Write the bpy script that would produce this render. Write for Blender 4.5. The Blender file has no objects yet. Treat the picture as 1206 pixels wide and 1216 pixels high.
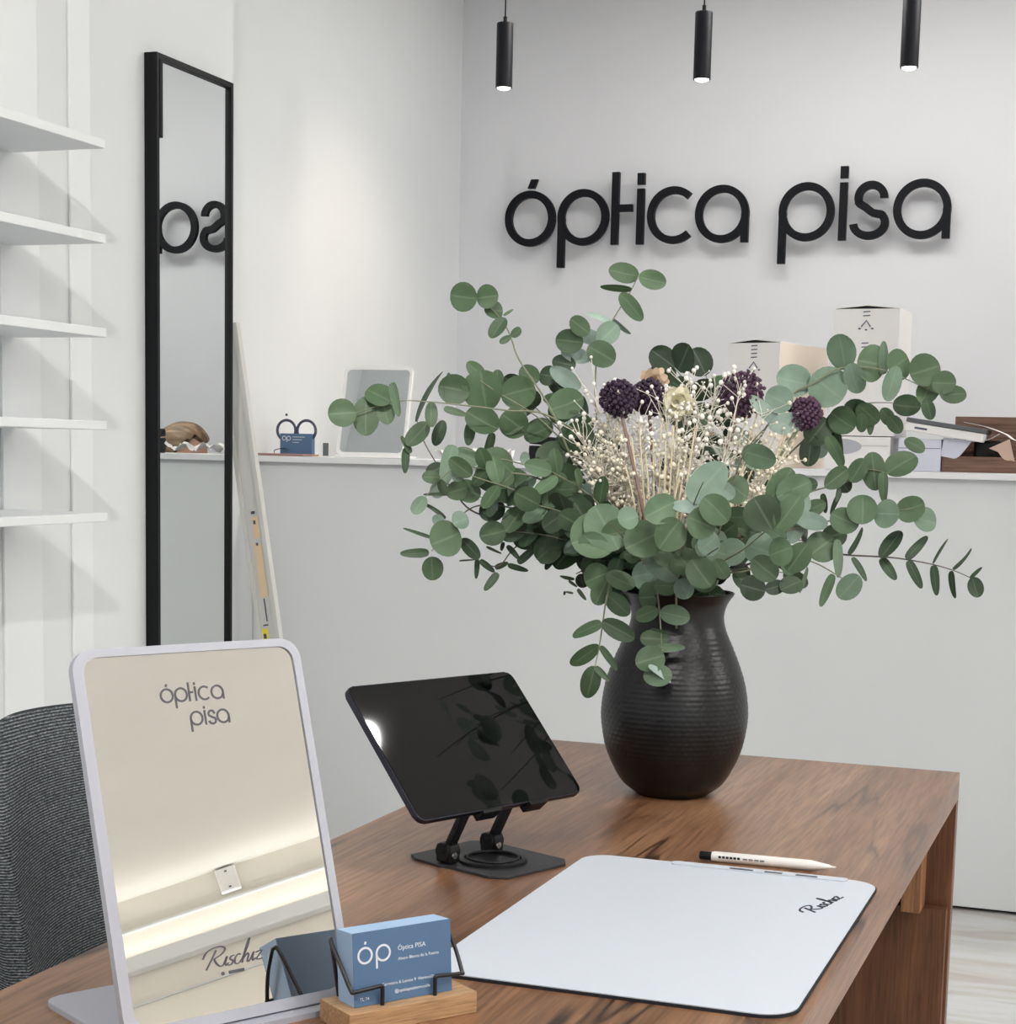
import bpy, bmesh, math, random
from mathutils import Vector, Matrix
PI = math.pi
C = bpy.context.scene.collection
sc = bpy.context.scene
RND = random.Random(7)

# ------------------------------------------------------------------ camera
CAM = Vector((0.0, 0.0, 1.165))
FPX, CXP, CYP = 2089.403, 603.0, 795.82
PITCH, YAW, ROLL = 0.123469438, 0.345365006, -0.0222508759
_c, _s = math.cos(YAW), math.sin(YAW)
FWD = Vector((-_s*math.cos(PITCH), _c*math.cos(PITCH), -math.sin(PITCH)))
_r = Vector((_c, _s, 0.0)); _d = FWD.cross(_r)
RIGHT = _r*math.cos(ROLL) + _d*math.sin(ROLL)
DOWN = _d*math.cos(ROLL) - _r*math.sin(ROLL)
cd = bpy.data.cameras.new('camera'); cam = bpy.data.objects.new('camera', cd); C.objects.link(cam)
cd.sensor_fit = 'HORIZONTAL'; cd.sensor_width = 36.0
cd.lens = FPX/1206.0*36.0
cd.shift_x = 0.0; cd.shift_y = (CYP-608.0)/1206.0
cd.clip_start = 0.05; cd.clip_end = 60
m = Matrix.Identity(4)
for i in range(3):
    m[i][0] = RIGHT[i]; m[i][1] = -DOWN[i]; m[i][2] = -FWD[i]; m[i][3] = CAM[i]
cam.matrix_world = m
sc.camera = cam

def ray(px, py): return RIGHT*((px-CXP)/FPX) + DOWN*((py-CYP)/FPX) + FWD
def atY(px, py, Y): r = ray(px, py); return CAM + r*(Y/r.y)
def atD(px, py, d): return CAM + ray(px, py)*d          # a point d metres away along the view axis

# ------------------------------------------------------------------ materials
def lin(c):
    return tuple(((v/255)/12.92 if v/255 <= .04045 else ((v/255+.055)/1.055)**2.4) for v in c)+(1.0,)
def mat(name, col, rough=.5, metal=0.0, spec=.5, **kw):
    M = bpy.data.materials.new(name); M.use_nodes = True
    b = M.node_tree.nodes['Principled BSDF']
    b.inputs['Base Color'].default_value = lin(col); b.inputs['Roughness'].default_value = rough
    b.inputs['Metallic'].default_value = metal; b.inputs['Specular IOR Level'].default_value = spec
    for k, v in kw.items(): b.inputs[k.replace('_', ' ')].default_value = v
    return M
def nodes(M): return M.node_tree.nodes, M.node_tree.links, M.node_tree.nodes['Principled BSDF']
def coords(M, scale=(1,1,1), rot=(0,0,0), kind='Object'):
    n, l, b = nodes(M)
    tc = n.new('ShaderNodeTexCoord'); mp = n.new('ShaderNodeMapping')
    mp.inputs['Scale'].default_value = scale; mp.inputs['Rotation'].default_value = rot
    l.new(tc.outputs[kind], mp.inputs['Vector']); return mp.outputs['Vector']
def noise(M, vec, scale, detail=4, rough=.55, dist=0.0):
    n, l, b = nodes(M); t = n.new('ShaderNodeTexNoise')
    t.inputs['Scale'].default_value = scale; t.inputs['Detail'].default_value = detail
    t.inputs['Roughness'].default_value = rough; t.inputs['Distortion'].default_value = dist
    l.new(vec, t.inputs['Vector']); return t.outputs['Fac']
def ramp(M, fac, stops):
    n, l, b = nodes(M); r = n.new('ShaderNodeValToRGB'); e = r.color_ramp.elements
    while len(e) < len(stops): e.new(.5)
    for el, (p, c) in zip(e, stops): el.position = p; el.color = lin(c)
    l.new(fac, r.inputs['Fac']); return r.outputs['Color']
def mix(M, a, bcol, fac, mode='MIX'):
    n, l, b = nodes(M); x = n.new('ShaderNodeMix'); x.data_type = 'RGBA'; x.blend_type = mode
    for sock, v in ((x.inputs['A'], a), (x.inputs['B'], bcol)):
        if isinstance(v, tuple): sock.default_value = v
        else: l.new(v, sock)
    if isinstance(fac, float): x.inputs['Factor'].default_value = fac
    else: l.new(fac, x.inputs['Factor'])
    return x.outputs['Result']
def bump(M, h, strength=.2, dist=.002):
    n, l, b = nodes(M); bp = n.new('ShaderNodeBump')
    bp.inputs['Strength'].default_value = strength; bp.inputs['Distance'].default_value = dist
    l.new(h, bp.inputs['Height']); l.new(bp.outputs['Normal'], b.inputs['Normal'])
def setcol(M, c): n, l, b = nodes(M); l.new(c, b.inputs['Base Color'])

def painted(name, col, rough=.75, spec=.3):
    M = mat(name, col, rough, spec=spec); v = coords(M)
    f = noise(M, v, 1.3, 3); a = tuple(min(255, x+3) for x in col); c = tuple(x-3 for x in col)
    setcol(M, ramp(M, f, [(.3, c), (.7, a)])); bump(M, noise(M, v, 220, 2), .03, .001)
    return M
M_WALL = painted('wall paint', (216,219,221))
M_BACK = painted('back wall paint', (206,207,211))
M_CEIL = painted('ceiling paint', (232,231,229))
M_FAR = painted('warm wall paint', (226,222,214))
M_SHELF = painted('white melamine', (224,227,229), .45)
M_COUNTER = painted('counter lacquer', (210,213,215), .45)
M_LEDGE = painted('counter top lacquer', (222,223,226), .4)

def wood(name, axis, light, mid, dark, rough=.38, sc_=1.0, crack=True):
    M = mat(name, mid, rough, spec=.4)
    st = {'y': (9, .6, 9), 'z': (9, 9, .6), 'x': (.6, 9, 9)}[axis]
    v = coords(M, tuple(x*sc_ for x in st)); big = coords(M, tuple(x*sc_*.35 for x in st)); fine = coords(M, tuple(x*sc_*(9 if x > 1 else 6) for x in st))
    wav = noise(M, big, 1.7, 3, .5, 1.2)
    c = ramp(M, wav, [(.28, dark), (.45, mid), (.62, light), (.8, mid)])
    g = ramp(M, noise(M, v, 2.6, 7, .65, .8), [(.3, dark), (.55, mid), (.75, light)])
    c = mix(M, c, g, .5)
    f = ramp(M, noise(M, fine, 3.0, 3, .6), [(.34, (120,118,116)), (.62, (255,255,255))])
    c = mix(M, c, f, .55, 'MULTIPLY')
    if crack:
        cr = noise(M, coords(M, tuple(x*sc_*.5 for x in st), (0, 0, .10)), 1.5, 4, .55, .4)
        k = ramp(M, cr, [(.0, (255,255,255)), (.484, (255,255,255)), (.5, (60,42,36)), (.520, (255,255,255)), (1, (255,255,255))])
        gate = ramp(M, noise(M, coords(M, (2.5,2.5,2.5)), 1.6, 1), [(.45, (0,0,0)), (.6, (255,255,255))])
        k = mix(M, (1,1,1,1), k, gate)
        c = mix(M, c, k, .9, 'MULTIPLY')
    setcol(M, c); bump(M, noise(M, fine, 3.0, 3, .6), .06, .001)
    return M
M_DESK = wood('walnut top', 'y', (178,138,107), (138,98,70), (84,54,39), .3)
M_DESKV = wood('walnut leg', 'z', (128,86,58), (98,62,41), (62,38,26))
M_BLOCK = wood('oak block', 'x', (206,172,132), (190,152,112), (162,124,88), .5, 2.5, False)
M_PLANK = wood('pale plank', 'z', (168,122,86), (150,104,70), (120,80,52), .5, 1.5, False)
M_BLACK = mat('matt black', (10,11,14), .5, spec=.3)
M_SIGN = mat('sign black', (8,10,17), .55, spec=.2)
M_PEND = mat('pendant black', (9,12,22), .5, spec=.3)
M_FRAME = mat('mirror frame black', (5,7,12), .5, spec=.25)
M_MIRROR = mat('mirror glass', (226,230,229), .0, 1.0)
M_MIRRORW = mat('desk mirror glass', (240,238,232), .0, 1.0)
M_WHITE = mat('white plastic', (168,170,180), .45)
M_WHITEB = mat('bright white plastic', (232,232,232), .5)
M_CHANNEL = mat('channel coating', (200,200,198), .55)
M_DARK = mat('dark print', (34,38,52), .7)
M_DECAL = mat('grey etching', (74,74,80), .5)
M_CARD = mat('blue card', (78,108,142), .55)
M_CARDE = mat('blue card edge', (160,188,220), .6)
M_CARDT = mat('card lettering', (212,217,226), .6)
M_WIRE = mat('black wire', (16,17,22), .4)
M_RING = mat('blue black ring', (58,62,84), .5)
M_SCREEN = mat('tablet screen', (4,4,6), .03, spec=.36)
M_TABEDGE = mat('tablet case', (52,52,62), .35, .7)
M_STAND = mat('stand coating', (44,44,48), .55, .2)
M_CHROME = mat('chrome screw', (200,200,205), .2, 1.0)
M_PAD = mat('pad surface', (196,202,212), .6)
M_PADE = mat('pad rubber', (22,22,30), .8)
M_PEN = mat('pen barrel', (226,222,219), .4)
M_CARTON = mat('white carton', (226,224,224), .6)
M_CARTON_LIT = mat('warm lit carton side', (226,214,200), .6)  # warm light on the carton's side, put into its colour
M_CARTONB = mat('bluish carton', (206,208,222), .6)
M_BROWN = wood('brown cardboard', 'x', (140,112,98), (128,100,88), (112,86,76), .8, .6, False)
M_FLAP = mat('cardboard flap', (190,164,148), .8)
M_PRINT = mat('carton print', (78,84,108), .7)
M_SILVER = mat('dark silver lid', (92,96,100), .35, .4)
M_PAPER = mat('paper', (224,222,220), .7)
M_TRAY = mat('pink brown tray', (150,118,114), .6)
M_YELLOW = mat('yellow sticker', (232,214,60), .6)
M_TAN = mat('tan sticker', (222,198,164), .7)
M_LAMP = mat('lamp glow', (255,250,240), .5); M_LAMP.node_tree.nodes['Principled BSDF'].inputs['Emission Color'].default_value = (1,.97,.92,1); M_LAMP.node_tree.nodes['Principled BSDF'].inputs['Emission Strength'].default_value = 3.0
M_PANEL = mat('ceiling panel glow', (255,252,246), .5); M_PANEL.node_tree.nodes['Principled BSDF'].inputs['Emission Color'].default_value = (1,.97,.93,1); M_PANEL.node_tree.nodes['Principled BSDF'].inputs['Emission Strength'].default_value = 4.0

M_FLOOR = mat('pale stone floor', (226,224,220), .3)
_v = coords(M_FLOOR, (.8, 5, 1))
_f = ramp(M_FLOOR, noise(M_FLOOR, _v, 2.2, 6, .6, .8), [(.3, (172,164,152)), (.45, (192,190,187)), (.6, (203,205,208)), (.75, (184,182,180))])
setcol(M_FLOOR, _f)

M_FABRIC = mat('woven grey fabric', (86,90,94), .95, spec=.1)
_v = coords(M_FABRIC, (1, 1, 1))
n, l, b = nodes(M_FABRIC)
w1 = n.new('ShaderNodeTexWave'); w1.wave_type = 'BANDS'; w1.bands_direction = 'Z'; w1.inputs['Scale'].default_value = 105; w1.inputs['Distortion'].default_value = 2.2; w1.inputs['Detail'].default_value = 2; w1.inputs['Detail Scale'].default_value = 6
l.new(_v, w1.inputs['Vector'])
_sp = noise(M_FABRIC, coords(M_FABRIC, (1, 1, 3)), 240, 2)
_c1 = ramp(M_FABRIC, w1.outputs['Fac'], [(.25, (58,63,68)), (.62, (88,92,96)), (.95, (140,143,146))])
_c2 = ramp(M_FABRIC, _sp, [(.35, (110,110,112)), (.65, (255,255,255))])
setcol(M_FABRIC, mix(M_FABRIC, _c1, _c2, .8, 'MULTIPLY')); bump(M_FABRIC, w1.outputs['Fac'], .5, .002)

M_VASE = mat('black hammered glaze', (9,10,13), .36, spec=.42)
bump(M_VASE, noise(M_VASE, coords(M_VASE), 60, 2), .05, .002)

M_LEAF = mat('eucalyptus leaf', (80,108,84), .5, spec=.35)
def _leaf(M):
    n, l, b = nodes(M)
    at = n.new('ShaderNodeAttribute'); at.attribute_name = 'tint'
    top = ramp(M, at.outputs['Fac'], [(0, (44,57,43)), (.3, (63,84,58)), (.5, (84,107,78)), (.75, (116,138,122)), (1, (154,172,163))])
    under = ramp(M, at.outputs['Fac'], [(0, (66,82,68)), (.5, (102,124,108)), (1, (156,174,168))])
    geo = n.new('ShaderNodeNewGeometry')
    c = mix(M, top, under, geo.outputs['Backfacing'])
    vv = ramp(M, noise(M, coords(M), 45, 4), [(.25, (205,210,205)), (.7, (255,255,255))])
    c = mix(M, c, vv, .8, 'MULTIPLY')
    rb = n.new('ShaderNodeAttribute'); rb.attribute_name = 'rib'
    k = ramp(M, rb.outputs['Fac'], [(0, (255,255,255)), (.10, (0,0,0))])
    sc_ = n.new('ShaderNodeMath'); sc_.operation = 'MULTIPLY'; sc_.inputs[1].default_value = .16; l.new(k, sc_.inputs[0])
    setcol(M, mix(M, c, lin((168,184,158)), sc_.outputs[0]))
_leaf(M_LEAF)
M_STEM = mat('green stem', (112,116,92), .6)
M_STEMD = mat('brown stem', (84,72,70), .6)
M_STRAW = mat('straw stem', (196,184,156), .7)
M_TWIG = mat('ivory twig', (214,208,196), .7)
M_POD = mat('ivory seed pod', (222,219,212), .6)
M_PODB = mat('beige seed pod', (216,208,190), .7)
M_ALL = mat('purple floret', (78,52,74), .7)
M_ALLD = mat('dark purple floret', (52,36,56), .7)
M_ALST = mat('purple brown stem', (124,100,92), .7)
M_CREAM = mat('cream petal', (222,216,188), .7)
M_PEACH = mat('peach petal', (196,174,148), .7)
M_SKIN = mat('skin', (214,168,146), .55)
M_SHIRT = mat('grey knitwear', (120,118,122), .9)
M_TROUS = mat('dark trousers', (44,46,54), .9)
M_SHOE = mat('dark shoe', (30,28,30), .6)
M_HAIR = mat('brown hair', (110,88,66), .5)
setcol(M_HAIR, ramp(M_HAIR, noise(M_HAIR, coords(M_HAIR, (2, 14, 10)), 4, 4), [(.3, (70,54,44)), (.55, (122,98,74)), (.75, (172,146,110))]))
M_EYE = mat('eye', (40,34,30), .3)
M_LIP = mat('lip', (180,110,104), .5)

# ------------------------------------------------------------------ mesh helpers
class MB:
    def __init__(s): s.bm = bmesh.new()
    def box(s, lo, hi, mtx=None, bev=0.0, seg=2):
        t = bmesh.new(); bmesh.ops.create_cube(t, size=1)
        lo = Vector(lo); hi = Vector(hi)
        for v in t.verts: v.co = Vector((lo[i]+(v.co[i]+.5)*(hi[i]-lo[i]) for i in range(3)))
        if bev: bmesh.ops.bevel(t, geom=t.edges[:], offset=bev, segments=seg, profile=.5, affect='EDGES')
        return s.add(t, mtx)
    def add(s, t, mtx=None):
        if mtx is not None: bmesh.ops.transform(t, matrix=mtx, verts=t.verts)
        me = bpy.data.meshes.new('t'); t.to_mesh(me); t.free(); s.bm.from_mesh(me); bpy.data.meshes.remove(me); return s
    def prism(s, pts, z0, z1, mtx=None, bev=0.0):
        t = bmesh.new()
        a = [t.verts.new((x, y, z0)) for x, y in pts]; bt = [t.verts.new((x, y, z1)) for x, y in pts]
        t.faces.new(a[::-1]); top = t.faces.new(bt)
        k = len(pts)
        for i in range(k): t.faces.new((a[i], a[(i+1) % k], bt[(i+1) % k], bt[i]))
        if bev: bmesh.ops.bevel(t, geom=[e for f in t.faces if len(f.verts) == k for e in f.edges], offset=bev, segments=2, profile=.5, affect='EDGES')
        bmesh.ops.recalc_face_normals(t, faces=t.faces)
        return s.add(t, mtx)
    def frame(s, outer, inner, z0, z1, mtx=None):      # prism with a hole; both loops the same length
        t = bmesh.new(); k = len(outer)
        A = [t.verts.new((x, y, z0)) for x, y in outer]; B = [t.verts.new((x, y, z1)) for x, y in outer]
        a = [t.verts.new((x, y, z0)) for x, y in inner]; b_ = [t.verts.new((x, y, z1)) for x, y in inner]
        for i in range(k):
            j = (i+1) % k
            t.faces.new((A[i], A[j], B[j], B[i])); t.faces.new((a[j], a[i], b_[i], b_[j]))
            t.faces.new((B[i], B[j], b_[j], b_[i])); t.faces.new((A[j], A[i], a[i], a[j]))
        bmesh.ops.recalc_face_normals(t, faces=t.faces)
        return s.add(t, mtx)
    def lathe(s, prof, n=48, mtx=None, fn=None, cap=True):
        t = bmesh.new(); rings = []
        for r, z in prof:
            ring = []
            for i in range(n):
                a = 2*PI*i/n; rr = fn(r, z, a) if fn else r
                ring.append(t.verts.new((rr*math.cos(a), rr*math.sin(a), z)))
            rings.append(ring)
        for p, q in zip(rings, rings[1:]):
            for i in range(n): t.faces.new((p[i], p[(i+1) % n], q[(i+1) % n], q[i]))
        if cap: t.faces.new(rings[0][::-1]); t.faces.new(rings[-1])
        return s.add(t, mtx)
    def tube(s, pts, r, n=8, mtx=None):
        pts = [Vector(p) for p in pts]; k = len(pts)
        rs = r if isinstance(r, (list, tuple)) else [r]*k
        t = bmesh.new(); rings = []; up = None
        for i in range(k):
            d = (pts[min(i+1, k-1)]-pts[max(i-1, 0)]).normalized()
            if up is None: up = d.orthogonal().normalized()
            u = (up - d*up.dot(d)).normalized(); up = u; w = d.cross(u)
            rings.append([t.verts.new(pts[i]+(u*math.cos(2*PI*j/n)+w*math.sin(2*PI*j/n))*rs[i]) for j in range(n)])
        for p, q in zip(rings, rings[1:]):
            for j in range(n): t.faces.new((p[j], p[(j+1) % n], q[(j+1) % n], q[j]))
        t.faces.new(rings[0][::-1]); t.faces.new(rings[-1])
        return s.add(t, mtx)
    def cyl(s, p, q, r, n=24): return s.tube([p, q], r, n)
    def ball(s, p, r, sub=2, scale=(1,1,1)):
        t = bmesh.new(); bmesh.ops.create_icosphere(t, subdivisions=sub, radius=1)
        for v in t.verts: v.co = Vector(p)+Vector((v.co[i]*r*scale[i] for i in range(3)))
        return s.add(t)
    def quad(s, a, b, c, d):
        f = [s.bm.verts.new(v) for v in (a, b, c, d)]; s.bm.faces.new(f); return s
    def build(s, name, material, parent=None, smooth=False):
        me = bpy.data.meshes.new(name); s.bm.to_mesh(me); s.bm.free(); me.materials.append(material)
        o = bpy.data.objects.new(name, me); C.objects.link(o)
        if smooth:
            me.polygons.foreach_set('use_smooth', [True]*len(me.polygons))
            try: me.set_sharp_from_angle(angle=math.radians(40))
            except Exception: pass
        if parent: o.parent = parent
        return o
def tag(o, label, cat, group=None, kind=None):
    o['label'] = label; o['category'] = cat
    if group: o['group'] = group
    if kind: o['kind'] = kind
    return o
def thing(name, label, cat, loc=(0,0,0), rotz=0.0, group=None):
    o = bpy.data.objects.new(name, None); C.objects.link(o); o.empty_display_size = .05
    o.location = loc; o.rotation_euler = (0, 0, rotz); return tag(o, label, cat, group)
def struct(name, mb, material, smooth=False):
    o = mb.build(name, material, None, smooth); o['kind'] = 'structure'; return o
def rrect(x0, y0, x1, y1, r, n=8):
    P = []
    for cx, cy, a0 in ((x1-r, y1-r, 0), (x0+r, y1-r, PI/2), (x0+r, y0+r, PI), (x1-r, y0+r, 1.5*PI)):
        for i in range(n+1):
            a = a0+PI/2*i/n; P.append((cx+r*math.cos(a), cy+r*math.sin(a)))
    return P
def ribbon(pts, w, z0, z1):            # a flat stroke of width w along a 2-D line, as a closed outline
    pts = [Vector((p[0], p[1])) for p in pts]; L, R_ = [], []; k = len(pts)
    for i, p in enumerate(pts):
        d = (pts[min(i+1, k-1)]-pts[max(i-1, 0)])
        if d.length < 1e-9: d = Vector((1, 0))
        d.normalize(); nn = Vector((-d.y, d.x)); ww = w[i] if isinstance(w, list) else w
        L.append(p+nn*ww/2); R_.append(p-nn*ww/2)
    return L, R_
def stroke(mb, pts, w, z0, z1, mtx=None):
    L, R_ = ribbon(pts, w, z0, z1); t = bmesh.new(); k = len(L)
    a = [(t.verts.new((L[i].x, L[i].y, z0)), t.verts.new((R_[i].x, R_[i].y, z0)), t.verts.new((L[i].x, L[i].y, z1)), t.verts.new((R_[i].x, R_[i].y, z1))) for i in range(k)]
    for p, q in zip(a, a[1:]):
        t.faces.new((p[2], p[3], q[3], q[2])); t.faces.new((p[0], q[0], q[1], p[1]))
        t.faces.new((p[0], p[2], q[2], q[0])); t.faces.new((p[1], q[1], q[3], p[3]))
    for p in (a[0], a[-1]): t.faces.new((p[0], p[1], p[3], p[2]))
    bmesh.ops.recalc_face_normals(t, faces=t.faces); mb.add(t, mtx)
def arc(cx, cy, rx, ry, a0, a1, n=40):
    return [(cx+rx*math.cos(math.radians(a0+(a1-a0)*i/n)), cy+ry*math.sin(math.radians(a0+(a1-a0)*i/n))) for i in range(n+1)]
def smoothline(P, per=6):
    P = [Vector(p) for p in P]; out = []; k = len(P)
    for i in range(k-1):
        p0, p1, p2, p3 = P[max(i-1, 0)], P[i], P[i+1], P[min(i+2, k-1)]
        for j in range(per):
            t = j/per
            out.append(.5*((2*p1)+(p2-p0)*t+(2*p0-5*p1+4*p2-p3)*t*t+(3*p1-p0-3*p2+p3)*t*t*t))
    out.append(P[-1]); return out
def text_mesh(s, size, mtx, mb, align='LEFT', depth=.0002):
    cu = bpy.data.curves.new('t', 'FONT'); cu.body = s; cu.size = size; cu.extrude = depth; cu.align_x = align; cu.resolution_u = 3
    o = bpy.data.objects.new('t', cu); C.objects.link(o)
    dg = bpy.context.evaluated_depsgraph_get(); me = bpy.data.meshes.new_from_object(o.evaluated_get(dg))
    t = bmesh.new(); t.from_mesh(me); mb.add(t, mtx)
    bpy.data.objects.remove(o); bpy.data.curves.remove(cu); bpy.data.meshes.remove(me)
def basis(o, x, y, z):
    M = Matrix.Identity(4)
    for i in range(3): M[i][0], M[i][1], M[i][2], M[i][3] = x[i], y[i], z[i], o[i]
    return M

# ------------------------------------------------------------------ room shell
XP, XL, XR = -2.245, -2.48, 6.4          # mirror wall, recessed wall behind it, far wall
YB, YF, H = 6.25, -3.0, 3.0
struct('floor', MB().box((XL-.2, YF-.2, -.1), (XR+.2, YB+.2, 0)), M_FLOOR)
struct('ceiling', MB().box((XL-.2, YF-.2, H), (XR+.2, YB+.2, H+.1)), M_CEIL)
struct('wall_back', MB().box((XL-.2, YB, 0), (XR+.2, YB+.15, H)), M_BACK)
struct('wall_recess', MB().box((XL-.2, 4.087, 0), (XL, YB, H)), M_WALL)
struct('wall_left', MB().box((XL-.2, YF, 0), (XP, 4.087, H)), M_WALL)
struct('wall_right', MB().box((XR, YF-.2, 0), (XR+.15, YB, H)), M_FAR)
struct('wall_front', MB().box((XL-.2, YF-.2, 0), (XR, YF, H)), M_WALL)
# cornice and rail on the far wall, seen only in the desk mirror
struct('trim_1', MB().box((XR-.02, YF, 2.835), (XR, YB, 2.845)), M_LEDGE)
struct('trim_2', MB().box((XR-.10, YF, 2.63), (XR, YB, 2.70), bev=.008), M_SHELF)
struct('trim_3', MB().box((XR-.02, YF, 2.485), (XR, YB, 2.493)), M_COUNTER)
t = thing('wall_sensor', 'small white box high on the far wall, shown in the desk mirror', 'sensor', (XR, 1.16, 2.87))
MB().box((-.04, -.05, 0), (-.001, .05, .12), bev=.006).build('housing', M_WHITEB, t)
for z_ in (.02, .10): MB().box((-.042, -.006, z_-.004), (-.0401, .006, z_+.004)).build('screw', M_SILVER, t)
# upright boards on the mirror wall
struct('trim_4', MB().box((XP, 3.352, 0), (XP+.007, 3.432, H), bev=.002), M_SHELF)
struct('trim_5', MB().box((XP, 3.10, 0), (XP+.007, 3.236, H), bev=.002), M_SHELF)

# ------------------------------------------------------------------ wall shelves
names = ['topmost white wall shelf of the five, above the others on the mirror wall', 'second white wall shelf from the top beside the tall mirror',
         'third and middle white wall shelf of the five beside the tall mirror', 'fourth white wall shelf from the top, just above the lowest',
         'lowest white wall shelf of the five, above the grey chair']
for k in range(5):
    z = 1.770-.187*k
    o = MB().box((XP+.0075, 1.5, z-.018), (-2.015, 3.142, z), bev=.0015).build('wall_shelf', M_SHELF)
    tag(o, names[k], 'shelf', 'white shelves on the mirror wall')

# ------------------------------------------------------------------ tall mirror
t = thing('wall_mirror', 'tall narrow wall mirror in a slim black frame', 'mirror', (XP, 3.84, .12))
y0, y1, zt = -.178, .186, 2.062-.12
fr = MB()
for lo, hi in (((0.001, y0, 0), (.035, y0+.012, zt)), ((.001, y1-.012, 0), (.035, y1, zt)), ((.001, y0+.012, zt-.014), (.035, y1-.012, zt)), ((.001, y0+.012, 0), (.035, y1-.012, .014))):
    fr.box(lo, hi, bev=.001)
frm = fr.build('frame', M_FRAME, t)
MB().box((.004, y0+.012, .014), (.026, y1-.012, zt-.014)).build('glass', M_MIRROR, t)
MB().box((.0262, y0+.012, zt-.19), (.037, y0+.024, zt-.014), bev=.001).build('corner_bracket', M_FRAME, frm)

# ------------------------------------------------------------------ reception counter
t = thing('reception_counter', 'long white reception counter under the black wall sign', 'counter', (0, 4.639, 0))
MB().box((XL+.002, 0, .010), (1.6, .41, 1.120), bev=.001).build('body', M_COUNTER, t)
MB().box((XL+.004, .03, 0), (1.58, .40, .0098)).build('shadow_gap_plinth', M_FRAME, t)  # coloured black to give the shadow gap at the floor
MB().box((XL+.002, -.03, 1.1205), (1.65, .43, 1.138), bev=.0015).build('counter_top', M_LEDGE, t)

# ------------------------------------------------------------------ wall sign
t = thing('wall_sign', 'large black raised lettering of the shop name on back wall', 'sign', (-1.48, YB, 1.911))
XH, W, RX, RY = .198, .0265, .0965, .0995
SM = basis((0, -.038, 0), (1, 0, 0), (0, 0, 1), (0, -1, 0))       # letter plane, standing off the wall
def letter(strokes):
    mb = MB()
    for i, (p, w) in enumerate(strokes): stroke(mb, p, w, 0, .02+.00006*i, SM)
    mb.build('letter', M_SIGN, t)
def rg(cx): return (arc(cx, XH/2, RX-W/2, RY-W/2, 0, 360, 64), W)
ox = 1.48
def st(x0, y0, x1, y1, w=W): return ([(x0, y0), (x1, y1)], w)
mb = MB(); stroke(mb, rg(-2.183+ox)[0], W, 0, .02, SM); mb.prism([(-2.194+ox, .206), (-2.169+ox, .206), (-2.156+ox, .238), (-2.181+ox, .238)], 0, .02, SM); mb.build('letter', M_SIGN, t)
letter([rg(-1.981+ox), st(-2.0625+ox, XH/2, -2.0625+ox, -.078)])
letter([st(-1.861+ox, 0, -1.861+ox, .254), st(-1.861+ox, .128, -1.797+ox, .128, .025)])
letter([st(-1.767+ox, 0, -1.767+ox, .194), st(-1.767+ox, .208, -1.767+ox, .248)])
letter([(arc(-1.645+ox, XH/2, RX-W/2, RY-W/2, 48, 312, 56), W)])
letter([rg(-1.470+ox), st(-1.3875+ox, XH/2, -1.3875+ox, 0)])
letter([rg(-1.1725+ox), st(-1.2545+ox, XH/2, -1.2545+ox, -.076)])
letter([st(-1.047+ox, 0, -1.047+ox, .194), st(-1.047+ox, .208, -1.047+ox, .248)])
sx = -.9565+ox
spts = arc(sx+.004, .1405, .0435, .0430, -2, 180+25, 26) + [(sx-.012, .108), (sx+.012, .090)] + arc(sx, .0565, .0535, .0425, 42, -180+4, 30)
letter([(smoothline([(p[0], p[1], 0) for p in spts], 2), W)])
letter([rg(-.7805+ox), st(-.6985+ox, XH/2, -.6985+ox, 0)])

# ------------------------------------------------------------------ pendant lights
for k, (px, py) in enumerate(((598, 106), (833, 96), (1079, 82))):
    p = atY(px, py, 4.95); PZ = p.z+.003
    t = thing('pendant_light', ['slim black cylinder pendant light above the accented letter of the sign', 'slim black cylinder pendant light above the middle of the wall sign',
              'slim black cylinder pendant light above the last letters of the sign'][k], 'pendant lamp', (p.x, p.y, PZ), 0, 'pendant lights over the counter')
    MB().lathe([(.0195, .004), (.023, .004), (.023, 0), (.0243, 0), (.0243, .180), (.023, .182), (.006, .182)], 32).build('cylinder', M_PEND, t, True)
    MB().lathe([(.0, -.006), (.012, -.005), (.0195, -.001), (.020, .006)], 32, cap=False).build('lens', M_LAMP, t, True)
    MB().tube([(0, 0, .1825), (0, 0, .200)], .0055, 12).tube([(0, 0, .200), (0, 0, H-PZ-.0205)], .0024, 8).build('cord', M_BLACK, t)
    MB().lathe([(.04, H-PZ-.02), (.04, H-PZ-.001)], 32).build('ceiling_rose', M_PEND, t, True)

# ------------------------------------------------------------------ leaning channel by the counter
t = thing('leaning_channel', 'long white channel with stickers leaning against the wall beside the counter end', 'channel', (-2.30, 4.42, 0))
a = Vector((-2.205, 4.42, .004)); bpt = Vector((-2.445, 4.42, 1.50)); ax = (bpt-a).normalized(); sd = Vector((0, 1, 0)).cross(ax)
CH = basis(a-Vector((-2.30, 4.42, 0)), Vector((0, 1, 0)), ax, Vector((0, 1, 0)).cross(ax))
CH = basis(a-Vector((-2.30, 4.42, 0)), -Vector((0, 1, 0)).cross(ax)*1.0, ax, -Vector((0, 1, 0)))
Ln = (bpt-a).length
MB().box((-.034, 0, -.012), (.034, Ln, 0), CH).box((-.034, 0, 0), (-.022, Ln, .010), CH).box((.022, 0, 0), (.034, Ln, .010), CH).build('channel_body', M_CHANNEL, t)
for nm, m_, (u0, u1, v0, v1) in (('sticker', M_YELLOW, (.004, .026, .615, .66)), ('sticker', M_TAN, (-.012, .012, .75, .90)), ('sticker', M_TAN, (-.014, .008, .915, .975))):
    MB().box((u0, v0, .0002), (u1, v1, .001), CH).build(nm, m_, t)
pm = MB()
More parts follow.
